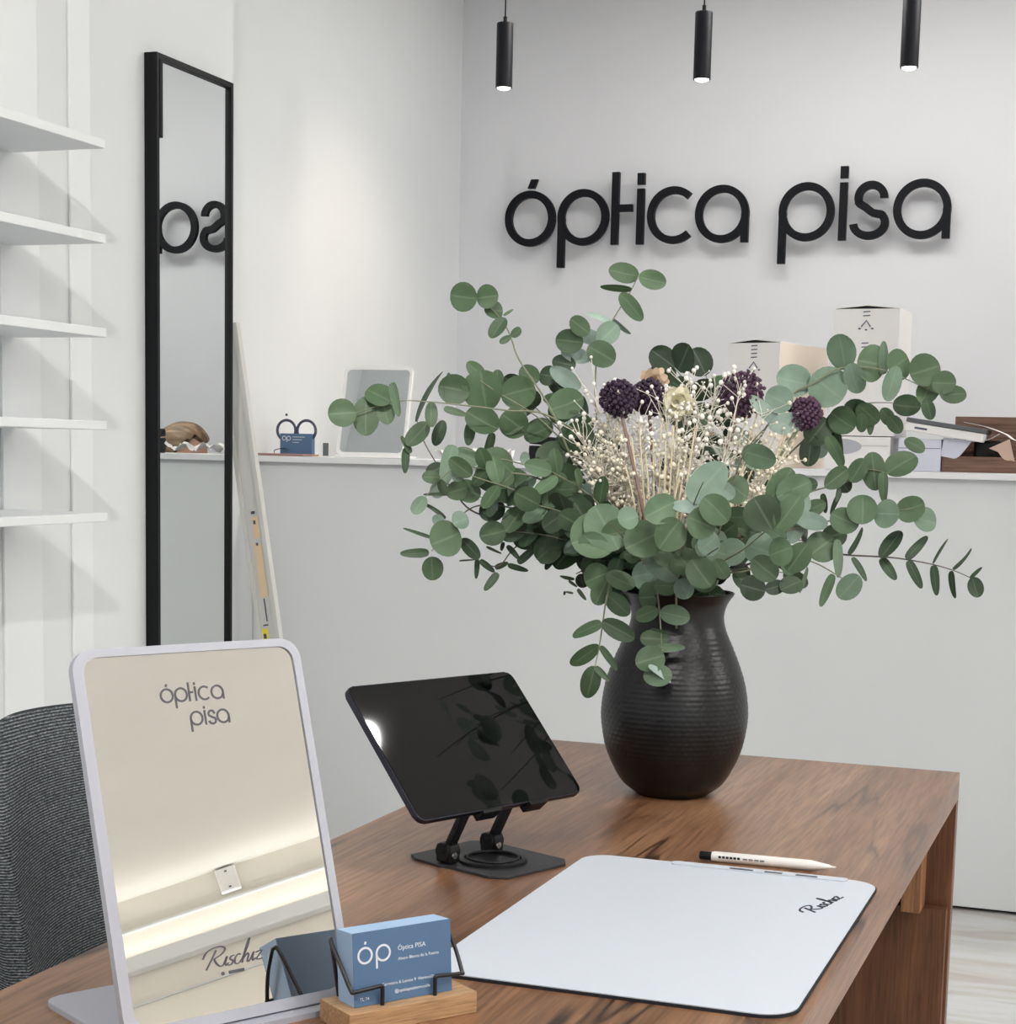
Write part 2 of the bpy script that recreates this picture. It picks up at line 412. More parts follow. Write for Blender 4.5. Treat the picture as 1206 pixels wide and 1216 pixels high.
for u0, u1, v0, v1 in ((-.004, .003, .955, .966), (-.003, .004, .895, .903), (.0, .004, .68, .745), (.0, .016, .668, .672), (.010, .019, .632, .646), (-.006, .006, .984, .992)):
    pm.box((u0, v0, .001), (u1, v1, .0014), CH)
pm.build('print', M_PRINT, t)
MB().box((XL+.002, 4.575, 1.105), (XL+.03, 4.607, 1.16), bev=.004).build('wall_bracket', M_WHITEB)
tag(bpy.data.objects['wall_bracket'], 'small white bracket at the wall end of the counter ledge', 'bracket')

# ------------------------------------------------------------------ things on the counter
ZC = 1.1385
# blue card display with two rings
t = thing('card_display', 'small blue card display with two wire rings on the counter', 'card holder', (-2.381, 4.72, ZC))
MB().box((-.052, 0, .006), (.052, .022, .066), bev=.001).build('cards', M_CARD, t)
wr = MB()
for cx in (-.036, .030): wr.tube([(cx+.030*math.cos(a_), .010, .075+.030*math.sin(a_)) for a_ in [2*PI*i/32 for i in range(33)]], .0042, 8)
wr.ball((-.036, .010, .121), .004); wr.build('wire_rings', M_RING, t, True)
MB().box((-.06, -.012, 0), (.06, .034, .006), bev=.001).build('base', M_BLOCK, t)
tx = MB(); PL = basis((-.046, -.0004, .048), (1, 0, 0), (0, 0, 1), (0, -1, 0))
stroke(tx, arc(.008, .004, .006, .006, 0, 360, 20), .002, 0, .0004, PL); stroke(tx, arc(.023, .004, .006, .006, 0, 360, 20), .002, 0, .0004, PL); stroke(tx, [(.017, .004), (.017, -.007)], .002, 0, .0004, PL)
for q in range(3): stroke(tx, [(.036, .008-.008*q), (.076-.01*q, .008-.008*q)], .0016, 0, .0004, PL)
tx.build('lettering', M_CARDT, t)
o = MB().box((XL+.01, 4.625, ZC), (-2.31, 4.69, ZC+.007), bev=.002).build('flat_tray', M_TRAY); tag(o, 'flat pinkish brown tray at the wall end of the counter', 'tray')
o = MB().tube(smoothline([(-2.44, 4.70, ZC+.002), (-2.445, 4.71, ZC+.016), (-2.42, 4.715, ZC+.022), (-2.395, 4.70, ZC+.018)], 6), .0012, 6).build('wire_loop', M_WIRE); tag(o, 'thin dark wire loop standing beside the blue card display', 'wire')
t = thing('small_box', 'small white box with a dark front face between card display and counter mirror', 'box', (-2.268, 4.68, ZC), .3)
MB().box((-.014, -.008, 0), (.014, .02, .042), bev=.001).build('body', M_CARTON, t)
MB().box((-.003, -.0095, .003), (.0135, -.0082, .040)).build('front_panel', M_SILVER, t)

def table_mirror(root, w, h, tilt, thick, rad, border, mglass, mframe, btop=None):
    V = Vector; v = V((0, math.sin(tilt), math.cos(tilt))); nrm = V((0, -math.cos(tilt), math.sin(tilt)))
    F = basis((0, 0, .006), (1, 0, 0), v, nrm)
    out = rrect(-w/2, 0, w/2, h, rad); inn = rrect(-w/2+border, border, w/2-border*.8, h-(btop or border), rad*.72)
    MB().frame(out, inn, -thick, 0, F).prism(inn, -thick, -.0022, F).build('frame', mframe, root, True)
    gl = MB().prism(inn, -.0021, -.0016, F).build('mirror_glass', mglass, root)
    return F, gl
t = thing('counter_mirror', 'white framed table mirror standing on the counter beside the blue cards', 'mirror', (-2.128, 4.69, ZC), .03)
F, gl = table_mirror(t, .214, .266, .24, .012, .018, .010, M_MIRROR, M_WHITEB)
MB().box((-.107, -.012, 0), (.107, .10, .006), bev=.002).build('base_plate', M_WHITEB, t)

def carton(name, label, loc, rz, w, d, h, side=M_CARTON, marks=True, group=None):
    t = thing(name, label, 'box', loc, rz, group)
    th = .004
    MB().box((0, 0, 0), (w, th, h)).box((0, d-th, 0), (w, d, h)).box((0, th, 0), (th, d-th, h)).box((th, th, 0), (w-th, d-th, th)).build('body', M_CARTON, t)
    MB().box((w-th, th, 0), (w+.0004, d-th, h)).build('side_panel', side, t)
    fl = MB()
    for s_ in (0, 1):     # two long top flaps that do not quite meet the front edge
        x0, x1 = (0, w/2-.001) if s_ == 0 else (w/2+.001, w)
        dz0, dz1 = (0, .008) if s_ == 0 else (.008, 0)
        vs = [(x0, .002, h+dz0), (x1, .002, h+dz1), (x1, d-.002, h+dz1), (x0, d-.002, h+dz0)]
        tt = bmesh.new(); lo = [tt.verts.new(v) for v in vs]; hi = [tt.verts.new((v[0], v[1], v[2]+.003)) for v in vs]
        tt.faces.new(lo[::-1]); tt.faces.new(hi)
        for i in range(4): tt.faces.new((lo[i], lo[(i+1) % 4], hi[(i+1) % 4], hi[i]))
        fl.add(tt)
    fl.build('top_flaps', M_CARTON, t)
    gap = MB(); tt = bmesh.new(); tt.faces.new([tt.verts.new(v) for v in ((.004, .006, h), (w-.004, .006, h), (w/2, .006, h+.008))]); gap.add(tt); gap.build('flap_gap_shade', M_BLACK, t)  # black sheet standing for the shade inside the open flaps
    if marks:
        pm = MB(); PL = basis((w/2, -.0002, h), (1, 0, 0), (0, 0, 1), (0, -1, 0))
        nd = 4 if side is M_CARTON_LIT else 2; y_ = -.008-.010*nd
        for q in range(nd): stroke(pm, [(-.008, -.008-.010*q), (.010, -.007-.010*q)], .0028, 0, .0005, PL)
        stroke(pm, [(-.012, y_-.018), (.001, y_-.002), (.012, y_-.018)], .0034, 0, .0005, PL)
        for q, u_ in enumerate((-.016, .001, .017)): stroke(pm, [(u_-.003, y_-.022-.003*(q == 1)), (u_+.003, y_-.023-.003*(q == 1))], .004, 0, .0005, PL)
        for q in range(2): stroke(pm, [(-.009, y_-.060-.010*q), (.009, y_-.059-.010*q)], .0028, 0, .0005, PL)
        pm.build('print', M_PRINT, t)
    return t
carton('carton', 'lower white carton with printed tape on the counter behind the flowers', (-1.077, 4.67, ZC), math.radians(-15), .152, .30, .326, M_CARTON_LIT, group='white cartons on the counter')
carton('carton', 'tall white carton standing on top of a flat white box', (-.801, 4.67, ZC+.088), math.radians(-2), .170, .20, .326, M_CARTON, group='white cartons on the counter')
t = thing('flat_carton', 'flat white carton under the tall white carton', 'box', (-.805, 4.65, ZC))
MB().box((0, 0, 0), (.168, .25, .0855), bev=.001).build('body', M_CARTON, t)
MB().box((.002, -.0012, .062), (.166, -.0002, .0625)).build('lid_seam', M_SILVER, t)
MB().prism([(.02+.055*math.cos(a_), .0-.0+.06+.0*a_-.055*math.sin(a_)*0+.02*math.sin(a_)) for a_ in [PI*2*i/24 for i in range(24)]], 0, .0008, basis((.02, -.0012, .0), (1, 0, 0), (0, 0, 1), (0, -1, 0))).build('round_label', M_WHITE, t)
# bluish box, tilted flat box, brown cardboard box
t = thing('bluish_box', 'small bluish white box beside the open brown cardboard box', 'box', (-.615, 4.645, ZC))
MB().box((0, 0, 0), (.107, .16, .082), bev=.001).build('body', M_CARTONB, t)
MB().box((.0, -.001, .058), (.107, -.0002, .0595)).build('lid_seam', M_PRINT, t)
t = thing('tilted_flat_box', 'flat white box with dark grey lid lying tilted on the other boxes', 'box', (-.600, 4.63, ZC+.104))
TL_ = Matrix.Rotation(math.radians(8.2), 4, 'Y')
MB().box((0, 0, 0), (.196, .20, .022), TL_, bev=.002).build('body', M_CARTON, t)
MB().box((.0, -.002, .0225), (.198, .2, .034), TL_, bev=.002).build('lid', M_SILVER, t)
MB().box((.024, -.0006, .008), (.056, -.0001, .013), TL_).build('print', M_PRINT, t)
t = thing('cardboard_box', 'open brown cardboard box full of papers at the counter', 'box', (-.505, 4.66, ZC))
cb = MB()
cb.box((0, 0, 0), (.36, .28, .004)).box((0, .276, .004), (.36, .28, .148)).box((.356, .004, .004), (.36, .276, .11)).box((0, .004, .004), (.004, .276, .085))
cb.box((0, 0, .004), (.36, .004, .040)); cb.build('body', M_BROWN, t)
FL = basis((0, 0, 0), (1, 0, 0), (0, 0, 1), (0, -1, 0))
MB().prism([(-.004, .04), (.002, .088), (.072, .080)]+[(.072-.06*math.sin(a_*.5), .08-.046*math.sin(a_)) for a_ in [PI/2*i/8 for i in range(1, 9)]], .0005, .003, FL).build('white_flap', M_CARTONB, t)
MB().prism([(.115, .062), (.165, .086), (.180, .030)]+[(.18-.05*i/6, .03+.004*math.cos(i)+.032*(i/6)**2) for i in range(1, 6)], .0005, .003, FL).build('torn_flap', M_FLAP, t)
MB().box((0, .0, .0), (.09, .012, .05)).build('front_shade', M_BROWN, t).location = (.0, .06, .004)
o = MB().box((-.432, 4.70, ZC+.006), (-.36, 4.80, ZC+.082), bev=.008).build('black_pouch', M_BLACK); tag(o, 'black pouch inside the open brown cardboard box', 'pouch')
o = MB().box((-.30, 4.70, ZC+.006), (-.17, 4.80, ZC+.075), bev=.008).build('black_pouch', M_BLACK); tag(o, 'larger black pouch at the far side of the brown cardboard box', 'pouch')
def sheet(name, label, cat, pts, wid, material, th=.0012):
    pts = smoothline(pts, 6); mb = MB(); t_ = bmesh.new(); rows = []
    for p in pts: rows.append([t_.verts.new(Vector(p)+Vector((0, y_, z_))) for y_, z_ in ((0, 0), (wid, 0), (wid, th), (0, th))])
    for p, q in zip(rows, rows[1:]):
        for i in range(4): t_.faces.new((p[i], p[(i+1) % 4], q[(i+1) % 4], q[i]))
    t_.faces.new(rows[0]); t_.faces.new(rows[-1][::-1]); bmesh.ops.recalc_face_normals(t_, faces=t_.faces); mb.add(t_)
    return tag(mb.build(name, material, None, True), label, cat)
sheet('paper_sheet', 'curled white paper sheet rising from the brown cardboard box', 'paper', [(-.462, 4.72, ZC+.128), (-.41, 4.72, ZC+.118), (-.36, 4.72, ZC+.10), (-.33, 4.72, ZC+.083), (-.27, 4.72, ZC+.08)], .12, M_PAPER)
sheet('paper_sheet', 'lower curled paper strip in the mouth of the brown box', 'paper', [(-.44, 4.68, ZC+.078), (-.41, 4.68, ZC+.080), (-.385, 4.68, ZC+.088), (-.37, 4.68, ZC+.098)], .04, M_PAPER)
# black case and crumpled papers behind the bouquet
t = thing('black_case', 'black case lying on the counter behind the eucalyptus leaves', 'case', (-1.560, 4.665, ZC))
MB().prism(rrect(-.062, -.04, .062, .06, .015), 0, .045, bev=.006).build('lower_shell', M_BLACK, t, True)
MB().prism(rrect(-.064, -.042, .064, .062, .015), .0455, .068, Matrix.Rotation(.08, 4, 'Y'), bev=.006).build('lid', M_BLACK, t, True)
for k, (x, y, rz) in enumerate(((-1.735, 4.66, .2), (-1.85, 4.70, -.3))):
    mb = MB(); t_ = bmesh.new(); bmesh.ops.create_grid(t_, x_segments=14, y_segments=14, size=.5)
    rr = random.Random(30+k)
    for v in t_.verts: v.co = Vector((v.co.x*.11, v.co.y*.10, .016+.013*math.sin(v.co.x*9+k*2)*math.cos(v.co.y*7+k)+.009*rr.random()))
    ext = bmesh.ops.solidify(t_, geom=t_.faces[:], thickness=.0008); mb.add(t_)
    o = mb.build('crumpled_paper', M_PAPER, None, True); o.location = (x, y, ZC); o.rotation_euler = (0, 0, rz)
    tag(o, ['crumpled white paper on the counter, shown in the tall mirror beside the case', 'crumpled white paper on the counter, shown at the edge of the tall mirror'][k], 'paper')

# ------------------------------------------------------------------ desk
t = thing('desk', 'walnut brown wooden desk carrying the vase, tablet and mirror', 'desk', (-.5185, 2.46, 0))
DX0, DX1 = -.2985, .2975
ZD = .74
MB().box((DX0, -1.75, ZD-.038), (DX1, .005, ZD), bev=.0012).build('desk_top', M_DESK, t)
MB().box((DX0, -.022, 0), (DX1, .004, ZD-.0385), bev=.001).build('end_panel', M_DESKV, t)
MB().box((DX0+.02, -.045, .03), (DX1-.004, -.0225, .556)).build('modesty_panel', M_DESKV, t)
MB().box((DX0, -1.75, 0), (DX1, -1.725, ZD-.0385), bev=.001).build('end_panel', M_DESKV, t)
MB().box((.236, -.075, .555), (.262, -.0225, ZD-.0385), bev=.001).build('support_block', M_PLANK, t)
MB().box((.16, -.16, .58), (.232, -.07, ZD-.0385), bev=.004).build('cable_box', M_BLACK, t)

# desk pad, paper strip, pen
t = thing('desk_pad', 'pale blue white desk pad with black rubber edge on the desk', 'desk pad', (-.383, 1.524, ZD))
PO = rrect(-.154, -.233, .154, .233, .030, 10)
MB().prism(PO, 0, .0026).build('rubber_base', M_PADE, t)
MB().prism(rrect(-.1528, -.2318, .1528, .2318, .029, 10), .0026, .0034).build('pad_surface', M_PAD, t)
# handwritten maker's word, strokes in word space: u along the word, v up
SCRIPT = [[(-.16, .50), (-.06, .78), (.16, .92), (.44, .94), (.60, .80), (.48, .58), (.24, .44)], [(.28, .82), (.16, .42), (.02, .0)], [(.24, .44), (.36, .22), (.50, .07), (.62, .10)],
          [(.62, .10), (.67, .30), (.71, .46), (.68, .20), (.72, .06), (.80, .16)], [(.97, .44), (.86, .42), (.84, .31), (.95, .21), (.91, .06), (.79, .05)],
          [(1.20, .42), (1.11, .47), (1.02, .30), (1.05, .08), (1.18, .06), (1.28, .22)],
          [(1.28, .22), (1.42, .75), (1.45, 1.10), (1.38, .80), (1.32, .30), (1.30, .04)], [(1.31, .20), (1.44, .42), (1.50, .34), (1.48, .10), (1.54, .06), (1.62, .22)],
          [(1.62, .22), (1.68, .44), (1.66, .20), (1.70, .06), (1.78, .16)], [(1.76, .40), (1.98, .44), (1.82, .10), (2.04, .08)]]
def script_word(mb, M_, size, w):
    for s_ in SCRIPT: stroke(mb, smoothline([(p[0]*size, p[1]*size, 0) for p in s_], 5), w, 0, .00025, M_)
def on(z): return ZD+z
g = MB(); script_word(g, basis((.114, .087, .0034), (.30, 1.30, 0), (-.68, .15, 0), (0, 0, 1)), .0265, .0026)
g.build('script_print', M_DARK, t)
t = thing('paper_strip', 'thin white card strip with grey marks lying along the pad edge', 'paper', (-.353, 1.7495, ZD))
MB().prism(rrect(-.090, -.0065, .092, .0065, .005), .0036, .0048).build('strip', M_PAD, t)
q = MB()
for u0, u1 in ((-.028, -.004), (.008, .026), (.040, .062)): q.box((u0, -.0055, .0048), (u1, .0, .0051))
q.build('print', M_DECAL, t)
t = thing('pen', 'white ballpoint pen with black button lying behind the desk pad', 'pen', (-.352, 1.7905, ZD+.0058), math.atan2(.005, .144))
RX_ = Matrix.Rotation(PI/2, 4, 'Y')
MB().lathe([(.0048, -.058), (.0055, -.056), (.0055, .046), (.0050, .049), (.0022, .066), (.0012, .067), (.0008, .072)], 24, RX_).build('barrel', M_PEN, t, True)
MB().lathe([(.0036, -.071), (.0044, -.070), (.0044, -.0585)], 20, RX_).build('button', M_BLACK, t, True)
q = MB(); PT = basis((-.052, -.0056, .0012), (1, 0, 0), (0, -.35, .94), (0, -.94, -.35))
for i in range(6): q.box((.002+.004*i, -.0016, 0), (.0048+.004*i, .0012, .0004), PT)
for i in range(4): q.box((.028+.006*i, -.0002, 0), (.0325+.006*i, .0005, .0004), PT); q.box((.028+.006*i, -.0018, 0), (.0325+.006*i, -.0010, .0004), PT)
q.build('print', M_DARK, t)

# ------------------------------------------------------------------ desk mirror
YM = -.5356
t = thing('desk_mirror', 'pale grey framed table mirror with printed shop name standing on the desk', 'mirror', (-.6012, 1.1180, ZD), YM+PI/2)
F, gl = table_mirror(t, .1935, .2830, .3067, .007, .017, .0085, M_MIRRORW, M_WHITE, .0062)
F = F @ Matrix.Translation((.0, 0, 0))
MB().prism(rrect(-.0985, -.012, .0985, .135, .014), 0, .0045, bev=.001).build('base_plate', M_WHITE, t)
def small_font(mb, M_, s, w):      # the two-line shop name in the sign's letterforms; unit: x-height
    def R1(x, y): stroke(mb, arc(x, y+.5, .44, .44, 0, 360, 36), w, 0, .0002/s, M_)
    def S1(x0, y0, x1, y1): stroke(mb, [(x0, y0), (x1, y1)], w, 0, .0002/s, M_)
    R1(.5, 0); S1(.5, 1.10, .58, 1.28)
    R1(1.56, 0); S1(1.12, .5, 1.12, -.4)
    S1(2.18, 0, 2.18, 1.3); S1(2.18, .62, 2.5, .62)
    S1(2.66, 0, 2.66, 1.0); S1(2.66, 1.1, 2.66, 1.28)
    stroke(mb, arc(3.34, .5, .44, .44, 48, 312, 30), w, 0, .0002/s, M_)
    R1(4.32, 0); S1(4.76, .5, 4.76, 0)
def pisa(mb, M_, s, w):
    def R1(x, y): stroke(mb, arc(x, y+.5, .44, .44, 0, 360, 36), w, 0, .0002/s, M_)
    def S1(x0, y0, x1, y1): stroke(mb, [(x0, y0), (x1, y1)], w, 0, .0002/s, M_)
    R1(.5, 0); S1(.06, .5, .06, -.4); S1(1.16, 0, 1.16, 1.0); S1(1.16, 1.1, 1.16, 1.28)
    stroke(mb, [(p[0], p[1]) for p in arc(1.66, .70, .22, .24, 0, 200, 14)+[(1.60, .53), (1.74, .46)]+arc(1.68, .27, .26, .23, 40, -176, 16)], w, 0, .0002/s, M_)
    R1(2.52, 0); S1(2.96, .5, 2.96, 0)
g = MB(); small_font(g, F @ Matrix.Translation((-.0296, .2392, -.0015)) @ Matrix.Scale(.0112, 4), .0112, .14)
pisa(g, F @ Matrix.Translation((-.0076, .2205, -.0015)) @ Matrix.Scale(.0112, 4), .0112, .14)
g.build('etched_name', M_DECAL, gl); g = MB()
script_word(g, F @ Matrix.Translation((-.0262, .0400, -.0015)) @ Matrix(((.96, .22, 0, 0), (0, .66, 0, 0), (0, 0, 1, 0), (0, 0, 0, 1))), .0245, .0015)
g.build('etched_word', M_DECAL, gl); g = MB()
stroke(g, arc(-.0125, .0355, .0007, .0007, 0, 360, 10), .0014, 0, .0002, F @ Matrix.Translation((0, 0, -.0015)))
stroke(g, [(-.0075, .0355), (.0055, .0355)], .0024, 0, .0002, F @ Matrix.Translation((0, 0, -.0015)))
g.build('etched_mark', M_DECAL, gl)

# ------------------------------------------------------------------ card holder and cards
YC = -.6183
t = thing('card_holder', 'pale oak block card holder with black wire arms on the desk', 'card holder', (-.5003, 1.1771, ZD), YC+PI/2)
MB().box((-.053, -.0115, 0), (.058, .034, .0165), bev=.0006).build('wooden_base', M_BLOCK, t)
for s_ in (-1, 1):
    x = lambda v: v*s_+.002
    MB().tube(smoothline([(x(.023), -.0035, .0165), (x(.023), -.0035, .0285), (x(.0235), -.0035, .0305), (x(.026), -.0035, .0312), (x(.046), -.0035, .0300), (x(.0485), -.001, .0312), (x(.0500), .012, .047), (x(.0500), .026, .060), (x(.0495), .0285, .0615), (x(.047), .031, .058), (x(.040), .0318, .0165)], 5), .0016, 10).build('wire_arm', M_WIRE, t, True)
t = thing('business_cards', 'upright stack of blue business cards in the oak card holder', 'business cards', (-.5003, 1.1771, ZD+.0168), YC+PI/2)
T = Matrix.Rotation(-.0783, 4, 'X')
MB().box((-.0425, .0006, 0), (.0425, .024, .0549), T).build('card_edges', M_CARDE, t)
fc = MB().box((-.0425, .0, 0), (.0425, .00055, .055), T).build('front_card', M_CARD, t)
g = MB(); PC = T @ basis((0, 0, 0), (1, 0, 0), (0, 0, 1), (0, -1, 0))
stroke(g, arc(-.0325, .0375, .0057, .0057, 0, 360, 40), .0016, 0, .0002, PC); stroke(g, [(-.0325, .0458), (-.0317, .0478)], .0016, 0, .0002, PC)
stroke(g, arc(-.0170, .0375, .0057, .0057, 0, 360, 40), .0016, 0, .0002, PC); stroke(g, [(-.0227, .0375), (-.0227, .0265)], .0016, 0, .0002, PC)
g.build('monogram', M_CARDT, fc); g = MB()
text_mesh('Óptica PISA', .0050, PC @ Matrix.Translation((-.0045, .0375, 0)), g)
text_mesh('Alvaro Blanco de la Fuente', .0033, PC @ Matrix.Translation((-.0045, .0300, 0)), g)
text_mesh('Carretera & Lunete 9  Hermosilla', .0034, PC @ Matrix.Translation((-.019, .0125, 0)), g)
text_mesh('@opticapisahermosilla', .0034, PC @ Matrix.Translation((-.008, .0060, 0)), g)
text_mesh('TL 74', .0034, PC @ Matrix.Translation((-.038, .0040, 0)), g)
g.build('lettering', M_CARDT, fc)

# ------------------------------------------------------------------ tablet and stand
YT, TT, RO = -.3592, .7415, -.0207
tc = Vector((-.6561, 1.7057, .8621))
u0 = Vector((-math.sin(YT), math.cos(YT), 0)); n0 = Vector((math.cos(YT), math.sin(YT), 0))
v0 = Vector((0, 0, 1))*math.cos(TT)-n0*math.sin(TT)
u = u0*math.cos(RO)+v0*math.sin(RO); v = v0*math.cos(RO)-u0*math.sin(RO); nn = u.cross(v)
t = thing('tablet', 'black tablet with a dark glossy screen tilted on its stand', 'tablet', tc)
TM = basis((0, 0, 0), u, v, nn)
MB().prism(rrect(-.127, -.0825, .127, .0825, .010), -.0075, -.0006, TM, bev=.0012).build('case', M_TABEDGE, t, True)
MB().prism(rrect(-.1258, -.0813, .1258, .0813, .009), -.0006, .0001, TM).build('screen', M_SCREEN, t)
t = thing('tablet_stand', 'black folding tablet stand with a flat base on the desk', 'stand', (-.6561, 1.7057, ZD), YT)
# local: x towards the front (n0), y along the tablet
base = [(-.035, -.048), (-.020, -.058), (.020, -.0625), (.030, -.060), (.086, -.0625), (.102, -.052), (.106, .036), (.092, .052), (-.02, .060), (-.035, .046)]
bp = MB().prism(base, 0, .0028, bev=.0006).build('base_plate', M_STAND, t)
MB().lathe([(.036, .0028), (.036, .006), (.033, .007), (.030, .0068), (.029, .0045), (.010, .0045)], 48, Matrix.Translation((.046, -.010, 0))).build('turntable', M_BLACK, bp, True)
MB().tube([(.046+.027*math.cos(a_), -.010+.027*math.sin(a_), .0072) for a_ in [2*PI*i/40 for i in range(41)]], .0014, 8).build('ring', M_BLACK, bp, True)
zt_ = lambda a_: .8621-ZD-a_/math.tan(TT)      # height of the tablet plane a_ forward of its centre
for k, y in enumerate((-.050, .019)):
    hg = MB().box((.008, y-.008, .003), (.030, y+.008, .024), bev=.004).build('hinge', M_BLACK, t, True)
    MB().tube([(.019, y-.0092, .016), (.019, y+.0092, .016)], .009, 20).tube([(.019, y-.0098, .016), (.019, y-.0092, .016)], .004, 12).build('hinge_barrel', M_BLACK, hg, True)
    MB().tube([(.031, y-.003, .013), (.0322, y-.003, .013)], .0035, 12).build('screw', M_CHROME, hg, True)
    A_ = Vector((.019, y, .016)); B_ = Vector((.036, y+.006, zt_(.036)-.026)); d_ = (B_-A_)
    AM = basis(A_, d_.normalized().cross(Vector((0, 1, 0))).normalized(), Vector((0, 1, 0)), d_.normalized())
    MB().box((-.0035, -.0065, 0), (.0035, .0065, d_.length), AM, bev=.0015).build('arm', M_BLACK, t, True)
bk = MB()
q0 = Matrix.Rotation(-YT, 4, 'Z')
BM_ = q0 @ basis((0, 0, .8621-ZD), u, v, nn)
bk.box((-.060, -.072, -.0125), (.055, .040, -.0082), BM_, bev=.002)
for xx in (-.026, .047):
    bk.box((xx-.014, -.0875, -.0125), (xx+.014, -.0700, -.0082), BM_, bev=.001); bk.box((xx-.014, -.0878, -.0125), (xx+.014, -.0832, .0035), BM_, bev=.001)
bk.build('back_rest', M_BLACK, t)
MB().tube([BM_ @ Vector((-.058, -.052, -.017)), BM_ @ Vector((.045, -.052, -.017))], .006, 16).build('upper_hinge', M_BLACK, t, True)

# ------------------------------------------------------------------ armchair
t = thing('armchair', 'dark grey woven fabric chair with a rounded back beside the desk', 'chair', (-1.125, 1.755, 0), -.20)
def shell(Wd, top, z0, thick, depth):
    mb = MB(); t_ = bmesh.new(); N, K = 40, 22; grid = []
    for side in (0, 1):
        rows = []
        for j in range(K+1):
            row = []
            for i in range(N+1):
                s_ = i/N*2-1
                ht = z0+(top-z0)*(1-abs(s_)**4*.24)          # rounded upper corners
                z = z0+(ht-z0)*(j/K)
                tj = j/K
                bulge = .018*math.cos(s_*PI/2)*math.sin(tj*PI)
                edge = math.sqrt(max(0, 1-max(0, (tj-.86)/.14)**2))*math.sqrt(max(0, 1-max(0, (abs(s_)-.9)/.1)**2))
                xx = depth*(s_*s_)*.9 - .10*tj
                off = (thick/2*edge+.004)*(1 if side == 0 else -1)
                row.append(t_.verts.new((xx+off+(bulge if side == 0 else -.4*bulge), s_*Wd/2, z)))
            rows.append(row)
        grid.append(rows)
    for side in (0, 1):
        for j in range(K):
            for i in range(N):
                q = [grid[side][j][i], grid[side][j][i+1], grid[side][j+1][i+1], grid[side][j+1][i]]
                t_.faces.new(q if side == 0 else q[::-1])
    for j in range(K):
        for i in (0, N):
            t_.faces.new((grid[0][j][i], grid[0][j+1][i], grid[1][j+1][i], grid[1][j][i]))
    for i in range(N):
        for j in (0, K): t_.faces.new((grid[0][j][i], grid[1][j][i], grid[1][j][i+1], grid[0][j][i+1]))
    bmesh.ops.recalc_face_normals(t_, faces=t_.faces); mb.add(t_); return mb
shell(.46, .850, .34, .06, .16).build('backrest', M_FABRIC, t, True)
MB().box((.045, -.27, .36), (.50, .27, .46), bev=.03, seg=4).build('seat', M_FABRIC, t, True)
for sx_, sy_ in ((.08, -.22), (.08, .22), (.44, -.22), (.44, .22)):
    MB().tube([(sx_, sy_, .37), (sx_+(.05 if sx_ > .2 else -.06), sy_*1.12, 0)], [.016, .010], 16).build('leg', M_BLACK, t, True)

# ------------------------------------------------------------------ vase
VX, VY = -.545, 2.137
t = thing('vase', 'black hammered bulbous vase holding the bouquet on the desk', 'vase', (VX, VY, ZD))
raw = [(951, 43), (944, 48), (927, 60), (908, 71.5), (889, 79.5), (867, 84.5), (846, 86.5), (824, 84.5), (805, 80.5), (786, 74), (767, 66), (750, 58.5), (738, 55), (728, 54.5), (716, 58), (704, 66)]
zz = lambda y: (942-y)/937*1.006
ctrl = [(r/937, max(0, zz(y)), 0) for y, r in raw]
ctrl[0] = (.043, 0, 0)
prof = [(p.x, p.y) for p in smoothline([ctrl[0]]+[(.0475, .003, 0)]+ctrl[2:], 14)]
def ham(r, z, a):
    if z < .02 or z > .24: return r
    k = min(1, max(0, (z-.035)/.03))*min(1, max(0, (.225-z)/.04)); row = int(z/.0062)
    return r + .00034*k*(math.sin(2*PI*z/.0062)*.55+.9*math.sin(58*a+row*PI)*abs(math.sin(PI*z/.0062)))
outer = [prof[0]]
for p, q in zip(prof, prof[1:]):
    nsub = max(1, int(math.dist(p, q)/.0013))
    outer += [(p[0]+(q[0]-p[0])*i/nsub, p[1]+(q[1]-p[1])*i/nsub) for i in range(1, nsub+1)]
MB().lathe([(.001, .0005)]+outer, 180, fn=ham, cap=False).build('body', M_VASE, t, True)
rim = outer[-1]
inner = [(rim[0], rim[1]), (rim[0]-.0015, rim[1]+.0015), (rim[0]-.004, rim[1])]+[(r-.0045, z) for r, z in outer[::-12][1:-4]]+[(.001, .012)]
MB().lathe(inner, 64, cap=False).build('inside', M_VASE, t, True)
RIMZ = ZD+rim[1]

